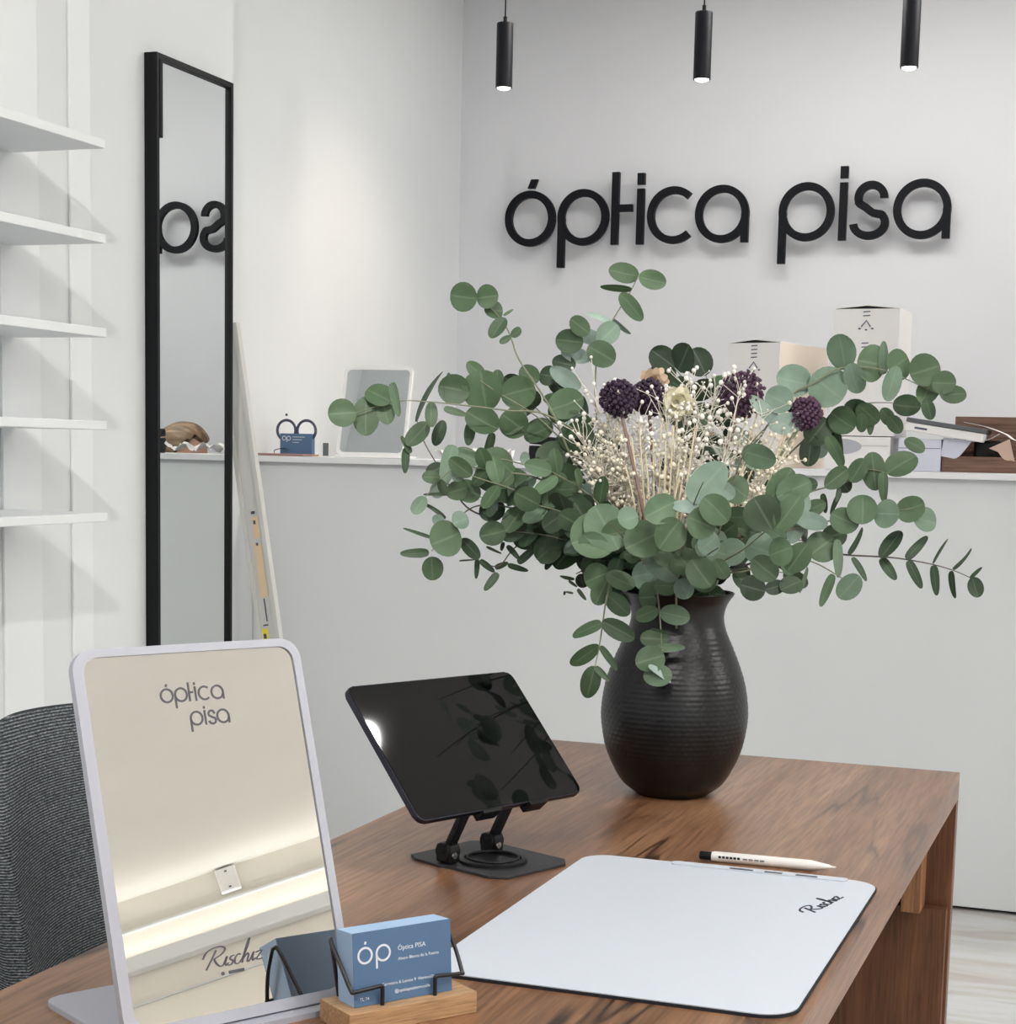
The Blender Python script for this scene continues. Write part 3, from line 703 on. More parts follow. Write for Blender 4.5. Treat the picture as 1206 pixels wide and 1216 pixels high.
# ------------------------------------------------------------------ bouquet
VD = 2.232                                      # distance of the vase axis along the view axis
def bq(px, py, w=0.0): return atD(px, py, VD-w)
TOV = (CAM-Vector((VX, VY, 1.15))).normalized()
def add_leaf(bm, lay, base, d, nrm, L, Wd, tint, rnd, pointed=0.0):
    d = d.normalized(); nrm = (nrm-d*nrm.dot(d))
    if nrm.length < 1e-4: nrm = d.orthogonal()
    nrm.normalize(); sdv = d.cross(nrm)
    NL, curl, fold = 10, rnd.uniform(-.25, .18), rnd.uniform(.04, .22)
    skew, wave, egg = rnd.uniform(-.06, .06), rnd.uniform(.02, .10), rnd.uniform(-.10, .22); rib = bm.verts.layers.float['rib']
    rows = []
    for i in range(NL+1):
        s_ = i/NL
        if pointed > .5: wv = math.sin(PI*s_**.8)**.85
        else: wv = math.sqrt(max(0, 1-(2*(.5-.5*math.cos(PI*s_))-1)**2))*(1-(.18*pointed+.0)*s_-egg*(s_-.5)*.8)
        s2 = .5-.5*math.cos(PI*s_)
        c = base+d*(L*s2)+nrm*(L*curl*(s2*s2))
        row = []
        for k in (-1, -.5, 0, .5, 1):
            vv = bm.verts.new(c+sdv*(Wd/2*wv*(k+skew*(1-k*k)))+nrm*((abs(k)*fold+wave*math.sin(s2*5+k*2)*abs(k))*Wd/2*wv)); vv[rib] = abs(k); row.append(vv)
        rows.append(row)
    for p, q in zip(rows, rows[1:]):
        for k in range(4):
            f = bm.faces.new((p[k], p[k+1], q[k+1], q[k])); f.smooth = True; f[lay] = tint
ORIG = Vector((VX, VY, ZD+.05))
def spray(label, stem_px, ww, leaves, stem_mat):
    """One branch: its stem drawn from the vase mouth outwards, then every leaf from its base to its tip, with its width."""
    rnd = random.Random(len(label)*7+len(leaves)); k = len(stem_px)
    w0, w1 = ww
    pts = [bq(x, y, w0*.6+(w1-w0*.6)*i/(k-1)) for i, (x, y) in enumerate(stem_px)]
    line = smoothline([ORIG+Vector((rnd.uniform(-.012, .012), rnd.uniform(-.012, .012), 0))]+pts, 8)
    t = thing('eucalyptus_branch', label, 'eucalyptus branch', ORIG, 0, 'eucalyptus in the black vase')
    L = [p-ORIG for p in line]; n_ = len(L)
    MB().tube(L, [.0019*(1-.72*i/(n_-1)) for i in range(n_)], 6).build('stem', stem_mat, t, True)
    bm = bmesh.new(); lay = bm.faces.layers.float.new('tint'); bm.verts.layers.float.new('rib')
    for x0, y0, x1, y1, wd, tint in leaves:
        near = min(range(k), key=lambda i: (stem_px[i][0]-x0)**2+(stem_px[i][1]-y0)**2)
        w = w0*.6+(w1-w0*.6)*near/(k-1)+rnd.uniform(-.012, .016)
        a = bq(x0, y0, w); b = bq(x1, y1, w+rnd.uniform(-.012, .012))
        d = b-a; Ln = d.length; wm = wd/937*(1-w/VD)
        nrm = (CAM-a).normalized()+Vector((rnd.uniform(-.3, .3), rnd.uniform(-.3, .3), rnd.uniform(-.2, .4)))
        slim = wm/Ln < .42
        full = max(wm, Ln*.30) if slim else wm                 # a slim leaf is partly one seen on edge: turn it about its midrib
        if wm < full: 
            ang = math.acos(max(.12, wm/full)); nrm = Matrix.Rotation(ang*rnd.choice((-1, 1)), 3, d.normalized()) @ (CAM-a).normalized()
        if not slim: full *= 1.12; Ln *= 1.04
        add_leaf(bm, lay, a-ORIG, d, nrm, Ln, full, tint+rnd.uniform(-.06, .06), rnd, .8 if slim else .15)
    me = bpy.data.meshes.new('leaves'); bm.to_mesh(me); bm.free(); me.materials.append(M_LEAF)
    o = bpy.data.objects.new('leaves', me); C.objects.link(o); o.parent = t
    return t
def branch(label, pts, size=(.036, .026), gap=.030, start=.35, ratio=.92, mat_=None, stem=None, facing=.9, seed=0, pointed=0.0, tilt=.5, phase=0.0, group='eucalyptus in the black vase', r0=.0020, end=True, tint=(.2, .8), alt=True):
    rnd = random.Random(seed*131+5)
    line = smoothline([ORIG+Vector((rnd.uniform(-.012, .012), rnd.uniform(-.012, .012), 0))]+pts, 8)
    t = thing('eucalyptus_branch', label, 'eucalyptus branch', ORIG, 0, group)
    k = len(line); L = [p-ORIG for p in line]
    MB().tube(L, [r0*(1-.72*i/(k-1)) for i in range(k)], 6).build('stem', stem or M_STEM, t, True)
    bm = bmesh.new(); lay = bm.faces.layers.float.new('tint'); bm.verts.layers.float.new('rib')
    acc = [0.0]
    for a_, b_ in zip(L, L[1:]): acc.append(acc[-1]+(b_-a_).length)
    tot = acc[-1]; pos = tot*start; idx = 0; num = 0
    def pt(s_):
        for i in range(len(acc)-1):
            if acc[i+1] >= s_:
                f = (s_-acc[i])/max(1e-6, acc[i+1]-acc[i]); return L[i].lerp(L[i+1], f), (L[min(i+2, k-1)]-L[max(i-1, 0)]).normalized()
        return L[-1], (L[-1]-L[-3]).normalized()
    while pos < tot-.004:
        p, tg = pt(pos); f = (pos-tot*start)/(tot*(1-start)); sz = (size[0]+(size[1]-size[0])*f)*rnd.uniform(.88, 1.1)
        view = (TOV+Vector((rnd.uniform(-.5, .5), rnd.uniform(-.5, .5), rnd.uniform(-.2, .6)))).normalized()
        inpl = tg.cross(TOV)
        if inpl.length < .1: inpl = tg.orthogonal()
        inpl.normalize(); other = inpl.cross(tg).normalized()
        ang = phase+(num % 2)*(PI/2 if alt else 0)*rnd.uniform(.75, 1.1)+rnd.uniform(-.2, .2)
        axis = inpl*math.cos(ang)+other*math.sin(ang)
        for s_ in (-1, 1):
            d = axis*s_*(1-tilt*.4)+tg*tilt*rnd.uniform(.6, 1.3)+Vector((0, 0, -.12))
            nm = tg*(1-facing)+view*facing
            lz = sz*rnd.uniform(.9, 1.08)
            add_leaf(bm, lay, p+axis*s_*.0015, d, nm, lz, lz*ratio*rnd.uniform(.92, 1.06), rnd.uniform(*tint), rnd, pointed)
        pos += gap*(.75+.5*sz/size[0])*.9; num += 1
    if end:
        p, tg = pt(tot); add_leaf(bm, lay, p, tg+Vector((rnd.uniform(-.3, .3), 0, rnd.uniform(-.3, .3))), TOV, size[1], size[1]*ratio, rnd.uniform(*tint), rnd, pointed)
    me = bpy.data.meshes.new('leaves'); bm.to_mesh(me); bm.free(); me.materials.append(M_LEAF)
    o = bpy.data.objects.new('leaves', me); C.objects.link(o); o.parent = t
    return t
def mm(px): return px/937.0
# sprays that stand out against the wall
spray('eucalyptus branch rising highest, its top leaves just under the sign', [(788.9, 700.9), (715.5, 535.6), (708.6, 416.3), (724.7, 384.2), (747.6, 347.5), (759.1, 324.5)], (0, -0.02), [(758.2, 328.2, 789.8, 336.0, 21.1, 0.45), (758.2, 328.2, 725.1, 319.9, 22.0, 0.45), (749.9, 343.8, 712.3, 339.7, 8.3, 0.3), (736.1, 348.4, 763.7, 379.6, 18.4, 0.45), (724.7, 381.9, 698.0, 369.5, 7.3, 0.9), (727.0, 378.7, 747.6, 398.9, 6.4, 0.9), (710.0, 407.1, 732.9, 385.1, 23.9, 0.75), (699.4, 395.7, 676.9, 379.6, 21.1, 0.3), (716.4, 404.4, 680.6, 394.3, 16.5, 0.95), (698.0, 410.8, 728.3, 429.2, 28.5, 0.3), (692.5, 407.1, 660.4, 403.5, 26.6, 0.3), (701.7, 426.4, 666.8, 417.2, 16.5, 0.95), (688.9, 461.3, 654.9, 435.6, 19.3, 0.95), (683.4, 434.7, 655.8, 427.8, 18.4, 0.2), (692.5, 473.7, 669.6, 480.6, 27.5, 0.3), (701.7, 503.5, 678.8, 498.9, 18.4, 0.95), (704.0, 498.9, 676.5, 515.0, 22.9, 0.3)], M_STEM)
spray('eucalyptus sprig curving up and out with two big end leaves, highest on the mirror side', [(783.0, 712.0), (692.8, 571.3), (653.1, 484.7), (617.0, 428.7), (608.0, 405.3), (599.0, 385.4), (580.9, 363.8), (565.8, 351.9)], (0, 0), [(566.5, 354.7, 534.0, 350.4, 31.8, 0.42), (565.8, 354.0, 589.9, 350.4, 26.0, 0.42), (596.8, 369.2, 576.6, 367.4, 21.7, 0.35), (597.5, 375.0, 609.1, 367.4, 3.6, 0.42), (599.0, 377.1, 583.1, 401.7, 17.3, 0.3), (606.2, 399.5, 620.3, 389.4, 10.1, 0.3), (606.2, 399.5, 592.8, 407.4, 7.9, 0.3)], M_STEM)
spray('eucalyptus sprig stretching straight out in front of the counter mirror', [(783.0, 701.2), (721.7, 549.6), (653.1, 494.8), (602.6, 487.5), (548.4, 481.0), (512.4, 477.4), (472.7, 476.7), (422.1, 490.1)], (0.03, 0.05), [(422.9, 490.1, 390.4, 491.9, 31.8, 0.35), (435.1, 470.9, 434.0, 515.0, 29.6, 0.3), (464.7, 477.4, 435.8, 459.4, 27.4, 0.45), (454.6, 476.7, 461.1, 503.4, 19.5, 0.4), (465.4, 454.3, 473.4, 494.8, 11.5, 0.55), (512.4, 476.7, 510.9, 507.0, 14.4, 0.3), (526.8, 484.7, 554.2, 493.7, 9.4, 0.35)], M_STEM)
spray('eucalyptus sprig with narrow leaves bent upward past the counter mirror edge', [(772.2, 704.8), (656.7, 621.8), (570.1, 611.0), (537.6, 582.1), (519.6, 553.2), (503.3, 524.4), (495.0, 499.1)], (0, 0), [(494.3, 501.3, 510.9, 435.6, 6.5, 0.15), (508.0, 502.0, 483.5, 528.7, 20.2, 0.3), (487.8, 538.1, 476.3, 517.9, 7.9, 0.45), (482.0, 531.6, 480.6, 561.2, 10.1, 0.35), (526.8, 553.2, 505.9, 563.3, 16.6, 0.1), (529.0, 571.3, 511.6, 590.0, 17.3, 0.85), (537.6, 585.7, 502.2, 589.3, 5.1, 0.2), (528.6, 616.4, 502.2, 590.0, 5.8, 0.15)], M_STEMD)
spray('drooping eucalyptus branch low over the tablet, lowest on the wall side', [(775.8, 712.0), (692.8, 643.4), (620.6, 607.4), (570.1, 600.1), (541.2, 618.2), (512.4, 654.3)], (0.03, 0.05), [(512.4, 639.1, 477.7, 629.0, 4.7, 0.25), (509.5, 656.4, 476.3, 657.9, 11.5, 0.35), (512.4, 660.8, 513.8, 688.2, 23.8, 0.3), (546.3, 632.6, 512.4, 646.3, 40.4, 0.45), (547.7, 639.8, 568.6, 662.2, 15.9, 0.1), (526.8, 621.8, 513.1, 614.6, 13.0, 0.8), (555.7, 614.6, 537.6, 621.8, 21.7, 0.8)], M_STEM)
spray('thin drooping eucalyptus twig with small narrow leaves above the tablet', [(775.8, 715.6), (714.4, 675.9), (656.7, 657.9), (617.0, 647.1), (591.7, 672.3), (570.1, 665.1)], (0.02, 0.03), [(566.5, 663.3, 566.5, 686.8, 6.5, 0.15), (569.4, 665.1, 587.4, 679.5, 7.9, 0.15), (591.0, 680.3, 574.4, 703.0, 10.1, 0.2), (587.4, 674.5, 603.3, 668.0, 7.2, 0.3), (602.6, 670.9, 626.8, 678.1, 7.2, 0.2), (601.9, 647.8, 617.0, 663.7, 7.2, 0.1), (614.8, 668.7, 636.9, 648.9, 10.1, 0.15), (635.8, 657.9, 645.2, 618.2, 19.5, 0.25), (663.9, 645.2, 648.0, 678.1, 11.5, 0.1), (544.8, 665.8, 566.5, 664.4, 2.2, 0.2), (597.2, 643.4, 595.4, 656.1, 5.1, 0.1), (577.3, 648.9, 595.4, 657.9, 3.6, 0.3)], M_STEMD)
spray('small dark eucalyptus twig drooping over the shoulder of the vase', [(779.4, 715.6), (732.5, 679.5), (700.0, 675.9), (683.8, 681.3)], (0.03, 0.04), [(682.0, 687.8, 664.3, 685.3, 4.3, 0.1), (688.5, 681.3, 692.8, 698.3, 14.4, 0.0), (674.7, 689.6, 685.6, 696.9, 3.6, 0.1), (685.6, 699.4, 695.7, 712.7, 5.1, 0.15), (680.5, 704.8, 670.4, 701.9, 2.9, 0.1), (670.4, 701.9, 669.7, 707.7, 2.9, 0.1)], M_STEMD)
spray('thick leafy eucalyptus branch filling the upper mirror side of the bouquet', [(779.4, 697.6), (692.8, 556.8), (642.3, 499.1), (591.7, 466.6), (570.1, 452.2)], (-0.02, -0.02), [(557.5, 466.6, 521.7, 459.4, 33.2, 0.3), (570.1, 439.5, 575.5, 486.5, 45.1, 0.4), (575.5, 449.3, 554.2, 430.5, 15.9, 0.45), (590.3, 458.7, 591.0, 439.9, 13.7, 0.35), (635.8, 461.2, 596.8, 470.2, 36.1, 0.45), (639.4, 452.9, 619.9, 438.5, 20.9, 0.4), (661.0, 448.6, 640.8, 444.2, 22.4, 0.15), (651.3, 486.5, 691.3, 473.1, 33.2, 0.45), (672.9, 504.5, 703.6, 503.4, 18.8, 0.95), (671.1, 506.3, 701.8, 513.5, 14.4, 0.1), (553.9, 488.3, 591.0, 510.6, 30.3, 0.3), (595.4, 491.9, 622.8, 513.5, 32.5, 0.4), (620.6, 484.7, 599.0, 513.5, 25.3, 0.35), (526.8, 499.1, 516.0, 528.0, 14.4, 0.2), (559.3, 499.1, 555.7, 528.0, 12.3, 0.3), (530.4, 477.4, 533.3, 442.1, 9.4, 0.3), (584.5, 513.5, 577.3, 546.0, 11.5, 0.5), (663.9, 513.5, 694.6, 531.6, 28.9, 0.3), (636.9, 549.6, 671.1, 535.2, 32.5, 0.3)], M_STEM)
spray('leafy eucalyptus branch across the middle of the mirror side, below the thick one', [(779.4, 704.8), (692.8, 592.9), (635.1, 556.8), (584.5, 542.4), (548.4, 531.6)], (0.02, 0.06), [(599.0, 564.1, 564.7, 564.1, 36.1, 0.35), (570.1, 542.4, 606.2, 556.8, 36.1, 0.4), (537.6, 528.0, 526.8, 578.5, 20.2, 0.6), (555.7, 578.5, 532.2, 585.7, 21.7, 0.5), (584.5, 582.1, 627.8, 571.3, 39.7, 0.35), (620.6, 578.5, 642.3, 607.4, 21.7, 0.6), (609.8, 585.7, 620.6, 614.6, 10.1, 0.9), (653.1, 556.8, 678.4, 564.1, 18.8, 0.4), (642.3, 574.9, 692.8, 571.3, 43.3, 0.2), (649.5, 600.1, 685.6, 596.5, 39.7, 0.2), (599.0, 600.1, 570.1, 611.0, 25.3, 0.3), (620.6, 611.0, 599.0, 639.8, 28.9, 0.15), (570.1, 549.6, 541.2, 535.2, 18.0, 0.55), (617.0, 546.0, 629.6, 544.2, 15.9, 0.8), (656.7, 607.4, 678.4, 621.8, 21.7, 0.1)], M_STEM)
spray('long arching eucalyptus branch of big pale leaves in front of the cartons', [(811.9, 705.4), (857.7, 618.2), (903.6, 517.3), (940.4, 469.1), (965.6, 455.3), (993.1, 438.3), (1027.6, 436.1), (1055.1, 441.6), (1091.8, 457.6), (1119.3, 470.5)], (0.02, 0.05), [(963.3, 456.7, 922.0, 449.4, 35.8, 0.8), (964.2, 444.8, 998.2, 473.2, 45.9, 0.7), (1002.8, 439.3, 997.3, 398.0, 32.1, 0.6), (1009.2, 431.0, 1019.3, 467.7, 23.9, 0.65), (1051.4, 434.7, 1018.4, 428.3, 41.3, 0.5), (1048.7, 444.8, 1049.6, 405.3, 12.8, 0.55), (1055.1, 440.2, 1077.1, 425.5, 35.8, 0.55), (1065.2, 434.7, 1052.8, 475.1, 20.2, 0.7), (1079.9, 444.8, 1114.7, 433.8, 35.8, 0.4), (1109.2, 448.4, 1093.6, 479.7, 23.9, 0.5), (1105.6, 454.0, 1134.0, 454.9, 25.7, 0.4), (1115.7, 469.6, 1146.4, 467.7, 20.2, 0.2), (1098.2, 473.2, 1105.6, 497.1, 14.7, 0.3), (940.4, 481.5, 910.1, 467.7, 30.3, 0.75), (953.2, 499.8, 914.2, 506.3, 23.9, 0.95), (922.9, 501.7, 887.1, 470.5, 17.4, 0.95), (907.3, 538.4, 865.1, 506.3, 19.3, 0.95), (886.2, 560.4, 846.7, 530.1, 14.7, 0.95), (884.4, 547.1, 919.7, 547.1, 24.8, 0.7), (818.7, 592.5, 857.7, 554.9, 36.7, 0.8), (848.6, 572.4, 885.3, 590.7, 27.5, 0.85)], M_STEM)
spray('green eucalyptus branch just under the long arching pale branch', [(811.9, 705.4), (885.3, 599.9), (940.4, 535.6), (981.7, 503.5), (1023.0, 480.6), (1059.7, 478.3)], (-0.04, -0.02), [(1059.7, 479.7, 1091.8, 484.2, 24.8, 0.25), (1002.3, 480.6, 1032.1, 494.3, 24.8, 0.4), (986.2, 489.7, 1013.8, 508.1, 30.3, 0.3), (1034.4, 480.6, 1032.1, 517.3, 11.0, 0.5), (1055.1, 494.3, 1068.9, 512.7, 16.5, 0.5), (1073.4, 522.8, 1097.3, 533.8, 16.5, 0.45), (1018.4, 480.6, 1041.3, 503.5, 22.9, 0.4), (1006.9, 485.2, 981.7, 512.7, 21.1, 0.3), (986.2, 498.9, 1000.0, 554.0, 16.5, 0.4), (958.7, 526.5, 981.7, 498.9, 30.3, 0.2), (1045.9, 485.2, 1059.7, 503.5, 15.6, 0.45), (1023.0, 489.7, 1023.0, 512.7, 13.8, 0.5), (981.7, 517.3, 1002.3, 554.0, 15.6, 0.5), (958.7, 535.6, 984.0, 533.3, 18.4, 0.8), (958.7, 554.0, 963.3, 517.3, 22.9, 0.15)], M_STEM)
spray('eucalyptus sprig with three broad leaves below the flat carton', [(811.9, 705.4), (894.5, 613.7), (958.7, 585.2), (1004.6, 572.4), (1027.6, 557.7), (1055.1, 562.3)], (0.02, 0.05), [(1026.6, 544.8, 1010.1, 571.4, 20.2, 0.3), (1034.9, 536.6, 1038.6, 578.8, 26.6, 0.35), (1052.3, 562.3, 1086.3, 539.3, 30.3, 0.35), (1048.7, 560.4, 1047.3, 595.3, 12.8, 0.5), (1006.9, 556.8, 977.1, 577.9, 21.1, 0.3), (993.1, 563.2, 1006.9, 583.8, 18.4, 0.1), (976.2, 586.1, 980.7, 610.0, 8.3, 0.2), (998.2, 584.3, 983.5, 610.0, 6.4, 0.2), (996.3, 579.2, 993.6, 595.3, 6.4, 0.1)], M_STEM)
spray('eucalyptus sprig of round leaves reaching out under the counter ledge', [(811.9, 705.4), (894.5, 645.8), (940.4, 628.3), (981.7, 619.2), (1013.8, 609.1), (1041.3, 609.1), (1083.5, 603.6)], (0.04, 0.06), [(986.2, 610.0, 1017.5, 625.6, 28.5, 0.5), (1023.0, 622.8, 1023.9, 589.8, 33.0, 0.5), (1037.6, 610.0, 1067.0, 611.8, 33.0, 0.6), (1063.3, 610.0, 1094.6, 598.1, 29.4, 0.45), (1083.5, 613.7, 1112.0, 620.1, 27.5, 0.6), (982.6, 623.8, 944.0, 613.7, 19.3, 0.85), (949.5, 613.7, 940.4, 641.2, 18.4, 0.8), (961.0, 590.7, 940.4, 599.9, 27.5, 0.7)], M_STEM)
spray('longest low eucalyptus sprig with narrow paired leaves on the cartons side', [(816.4, 705.4), (885.3, 671.0), (940.4, 659.6), (986.2, 657.7), (1013.8, 659.6), (1055.1, 661.8), (1082.6, 665.5), (1110.2, 671.0), (1133.1, 677.9), (1154.2, 687.1)], (0.02, 0.04), [(1006.9, 658.2, 1028.5, 629.7, 6.9, 0.2), (1011.5, 661.8, 1031.2, 687.5, 7.8, 0.2), (1045.0, 662.8, 1068.4, 630.6, 18.4, 0.2), (1045.9, 662.8, 1063.3, 689.8, 12.8, 0.2), (1075.7, 664.1, 1101.4, 635.2, 11.9, 0.2), (1078.0, 665.5, 1094.1, 699.0, 11.9, 0.2), (1107.9, 669.6, 1123.5, 638.4, 3.7, 0.2), (1108.3, 671.0, 1111.5, 707.3, 11.0, 0.2), (1130.8, 676.1, 1157.4, 656.3, 4.6, 0.2), (1129.4, 677.9, 1129.4, 710.0, 7.8, 0.2), (1151.5, 687.1, 1165.7, 673.3, 4.6, 0.2), (1154.2, 685.3, 1160.6, 708.2, 17.4, 0.05)], M_STEMD)
spray('short eucalyptus sprig with a hanging pointed leaf under the narrow leaved sprig', [(816.4, 705.4), (885.3, 677.9), (949.5, 664.1), (993.1, 682.5), (1009.2, 696.3)], (0.04, 0.06), [(1020.2, 683.4, 996.3, 709.1, 25.7, 0.65), (989.0, 681.6, 972.5, 720.1, 11.9, 0.5), (993.6, 640.3, 995.4, 686.2, 11.9, 0.6), (961.0, 660.5, 989.0, 638.9, 35.8, 0.35), (935.8, 683.4, 939.4, 648.1, 20.2, 0.6), (958.7, 673.3, 950.5, 704.5, 4.6, 0.4)], M_STEM)
spray('eucalyptus sprig hanging down beside the vase towards the tablet', [(793.5, 703.1), (756.8, 673.3), (729.2, 682.5), (720.1, 710.0), (714.6, 746.7), (710.9, 769.7), (706.3, 791.7)], (0.1, 0.12), [(720.1, 705.4, 745.8, 729.3, 21.1, 0.42), (714.6, 740.3, 676.9, 754.1, 15.6, 0.42), (714.6, 737.6, 751.3, 757.8, 21.1, 0.2), (710.9, 766.0, 679.2, 790.8, 17.4, 0.42), (711.8, 767.4, 734.8, 795.4, 9.2, 0.2), (705.4, 790.8, 696.7, 828.4, 22.0, 0.3), (706.3, 791.7, 722.8, 808.2, 8.3, 0.2), (721.0, 687.1, 706.3, 716.9, 22.9, 0.45), (723.7, 678.8, 695.3, 690.8, 32.1, 0.5), (720.1, 681.6, 752.2, 697.2, 21.1, 0.4)], M_STEM)
spray('eucalyptus sprig hanging straight down in front of the vase', [(802.7, 703.1), (788.9, 668.7), (779.7, 687.1), (782.5, 723.8), (785.2, 760.5), (786.2, 794.9)], (0.11, 0.13), [(781.6, 723.8, 755.9, 733.0, 17.4, 0.45), (783.4, 726.6, 817.8, 733.9, 22.0, 0.5), (772.8, 746.3, 802.7, 751.8, 3.7, 0.6), (793.5, 759.6, 762.3, 758.7, 21.1, 0.4), (777.9, 769.7, 813.2, 768.8, 11.0, 0.6), (788.9, 778.9, 755.9, 787.1, 31.2, 0.4), (798.1, 801.8, 765.0, 802.7, 23.9, 0.5), (769.6, 790.8, 800.8, 806.4, 8.3, 1.0), (779.7, 707.7, 759.1, 710.0, 32.1, 0.5), (778.8, 681.6, 750.4, 685.3, 33.0, 0.7), (776.1, 695.3, 805.4, 695.3, 22.0, 0.55)], M_STEM)
spray('broad pale eucalyptus leaves in front of the dried stems on the mirror side', [(793.5, 705.4), (761.4, 664.1), (738.4, 636.6), (720.1, 618.2)], (0.16, 0.27), [(731.5, 627.4, 680.1, 645.8, 51.4, 0.55), (733.8, 652.7, 706.3, 603.6, 48.2, 0.6), (720.1, 659.6, 692.5, 634.3, 27.5, 0.55), (742.1, 651.3, 787.1, 628.3, 41.3, 0.4), (766.0, 650.4, 802.7, 687.1, 30.3, 0.6), (733.8, 618.2, 756.8, 613.7, 27.5, 0.6), (756.8, 627.4, 715.5, 636.6, 32.1, 0.5)], M_STEM)
spray('pale eucalyptus sprig in front of the middle dried flowers', [(802.7, 705.4), (811.9, 645.8), (823.3, 599.9), (834.8, 572.4)], (0.18, 0.29), [(818.7, 595.3, 857.7, 554.0, 36.7, 0.8), (848.6, 609.1, 816.4, 590.7, 18.4, 0.95), (798.1, 599.9, 846.3, 604.5, 15.6, 0.9), (816.4, 613.7, 848.6, 627.4, 36.7, 0.45), (802.7, 595.3, 766.0, 613.7, 32.1, 0.55), (807.3, 618.2, 784.3, 650.4, 36.7, 0.4), (834.8, 590.7, 862.3, 618.2, 32.1, 0.4)], M_STEM)
spray('tall pale eucalyptus sprig reaching the small purple flower', [(816.4, 705.4), (848.6, 645.8), (866.9, 581.5), (885.3, 535.6), (912.8, 503.5)], (0.12, 0.22), [(880.7, 535.6, 919.7, 547.1, 27.5, 0.6), (862.3, 572.4, 885.3, 590.7, 32.1, 0.6), (871.5, 590.7, 846.3, 572.4, 18.4, 0.9), (857.7, 613.7, 894.5, 613.7, 22.9, 0.4), (866.9, 618.2, 839.4, 636.6, 27.5, 0.55)], M_STEM)
spray('green eucalyptus sprig in front on the cartons side of the vase mouth', [(816.4, 705.4), (848.6, 673.3), (885.3, 650.4), (922.0, 618.2)], (0.16, 0.25), [(885.3, 645.8, 917.4, 657.3, 37.6, 0.7), (850.9, 655.0, 886.2, 655.9, 30.3, 0.65), (912.8, 595.3, 940.4, 558.6, 27.5, 0.4), (922.0, 590.7, 958.7, 572.4, 32.1, 0.5), (894.5, 590.7, 915.1, 627.4, 41.3, 0.15), (922.0, 627.4, 949.5, 590.7, 27.5, 0.45), (862.3, 659.6, 825.6, 650.4, 27.5, 0.6), (940.4, 650.4, 912.8, 659.6, 32.1, 0.5), (878.4, 694.0, 908.2, 701.8, 28.5, 0.1), (922.0, 687.1, 894.5, 664.1, 27.5, 0.3), (908.2, 700.9, 931.2, 694.4, 16.5, 0.1), (926.6, 700.9, 951.8, 687.1, 22.9, 0.25), (958.7, 645.8, 935.8, 677.9, 27.5, 0.35)], M_STEM)
spray('pale eucalyptus leaves covering the vase rim in front', [(807.3, 706.4), (816.4, 682.5), (839.4, 659.6), (853.2, 650.4)], (0.15, 0.23), [(830.2, 655.0, 853.2, 636.6, 27.5, 0.7), (821.0, 664.1, 844.0, 696.3, 32.1, 0.3), (848.6, 677.9, 821.0, 691.7, 36.7, 0.3), (802.7, 655.0, 821.0, 677.9, 32.1, 0.55), (798.1, 659.6, 775.1, 655.0, 27.5, 0.45), (807.3, 687.1, 816.4, 710.0, 22.9, 0.7), (862.3, 687.1, 848.6, 664.1, 18.4, 0.5)], M_STEM)
branch('eucalyptus sprig whose tip hangs below the counter ledge beside the mirror', [bq(770,690,.04), bq(660,580,.07), bq(590,560,.08), bq(540,556,.08), bq(505,590,.08)], (mm(34), mm(24)), .030, .5, .70, seed=5, phase=.6, tint=(.25, .8))
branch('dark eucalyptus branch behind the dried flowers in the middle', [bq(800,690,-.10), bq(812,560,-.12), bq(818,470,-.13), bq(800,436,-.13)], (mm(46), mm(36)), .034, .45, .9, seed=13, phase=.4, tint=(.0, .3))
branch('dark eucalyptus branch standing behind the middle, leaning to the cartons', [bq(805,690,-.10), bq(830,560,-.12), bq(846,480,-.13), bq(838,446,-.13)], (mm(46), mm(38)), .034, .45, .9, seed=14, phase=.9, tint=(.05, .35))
# leaves that nothing tells apart, filling the bouquet
fill = [(620,470,-.06,.3),(670,470,-.05,.35),(570,590,.06,.35),(640,600,.12,.25),(655,560,.10,.35),(690,625,.12,.15),(900,565,-.06,.2),(940,580,-.02,.25),(905,610,.08,.3),(975,640,-.02,.2),(950,610,.04,.45),
        (870,500,-.12,.15),(850,640,.10,.25),(720,600,-.06,.1),(830,620,-.05,.2),(770,650,.06,.3),(930,680,.03,.2),(640,640,.02,.1),(600,630,.06,.3),(760,660,.10,.3),(830,650,.10,.35),(690,610,.08,.25),(560,565,.10,.5)]
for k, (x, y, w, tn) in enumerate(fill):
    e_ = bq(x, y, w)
    branch('leafy eucalyptus branch in the dense middle of the bouquet', [bq(800+(x-800)*.15, 706, w*.3), bq(800+(x-800)*.6, 706+(y-706)*.62-14, w*.8), e_], (mm(40), mm(32)), .030, .52, [.9, .62, .82][k % 3], seed=80+k, phase=k*.7, facing=.7, group='eucalyptus filling the dense middle', tint=(max(0, tn-.2), tn+.2))

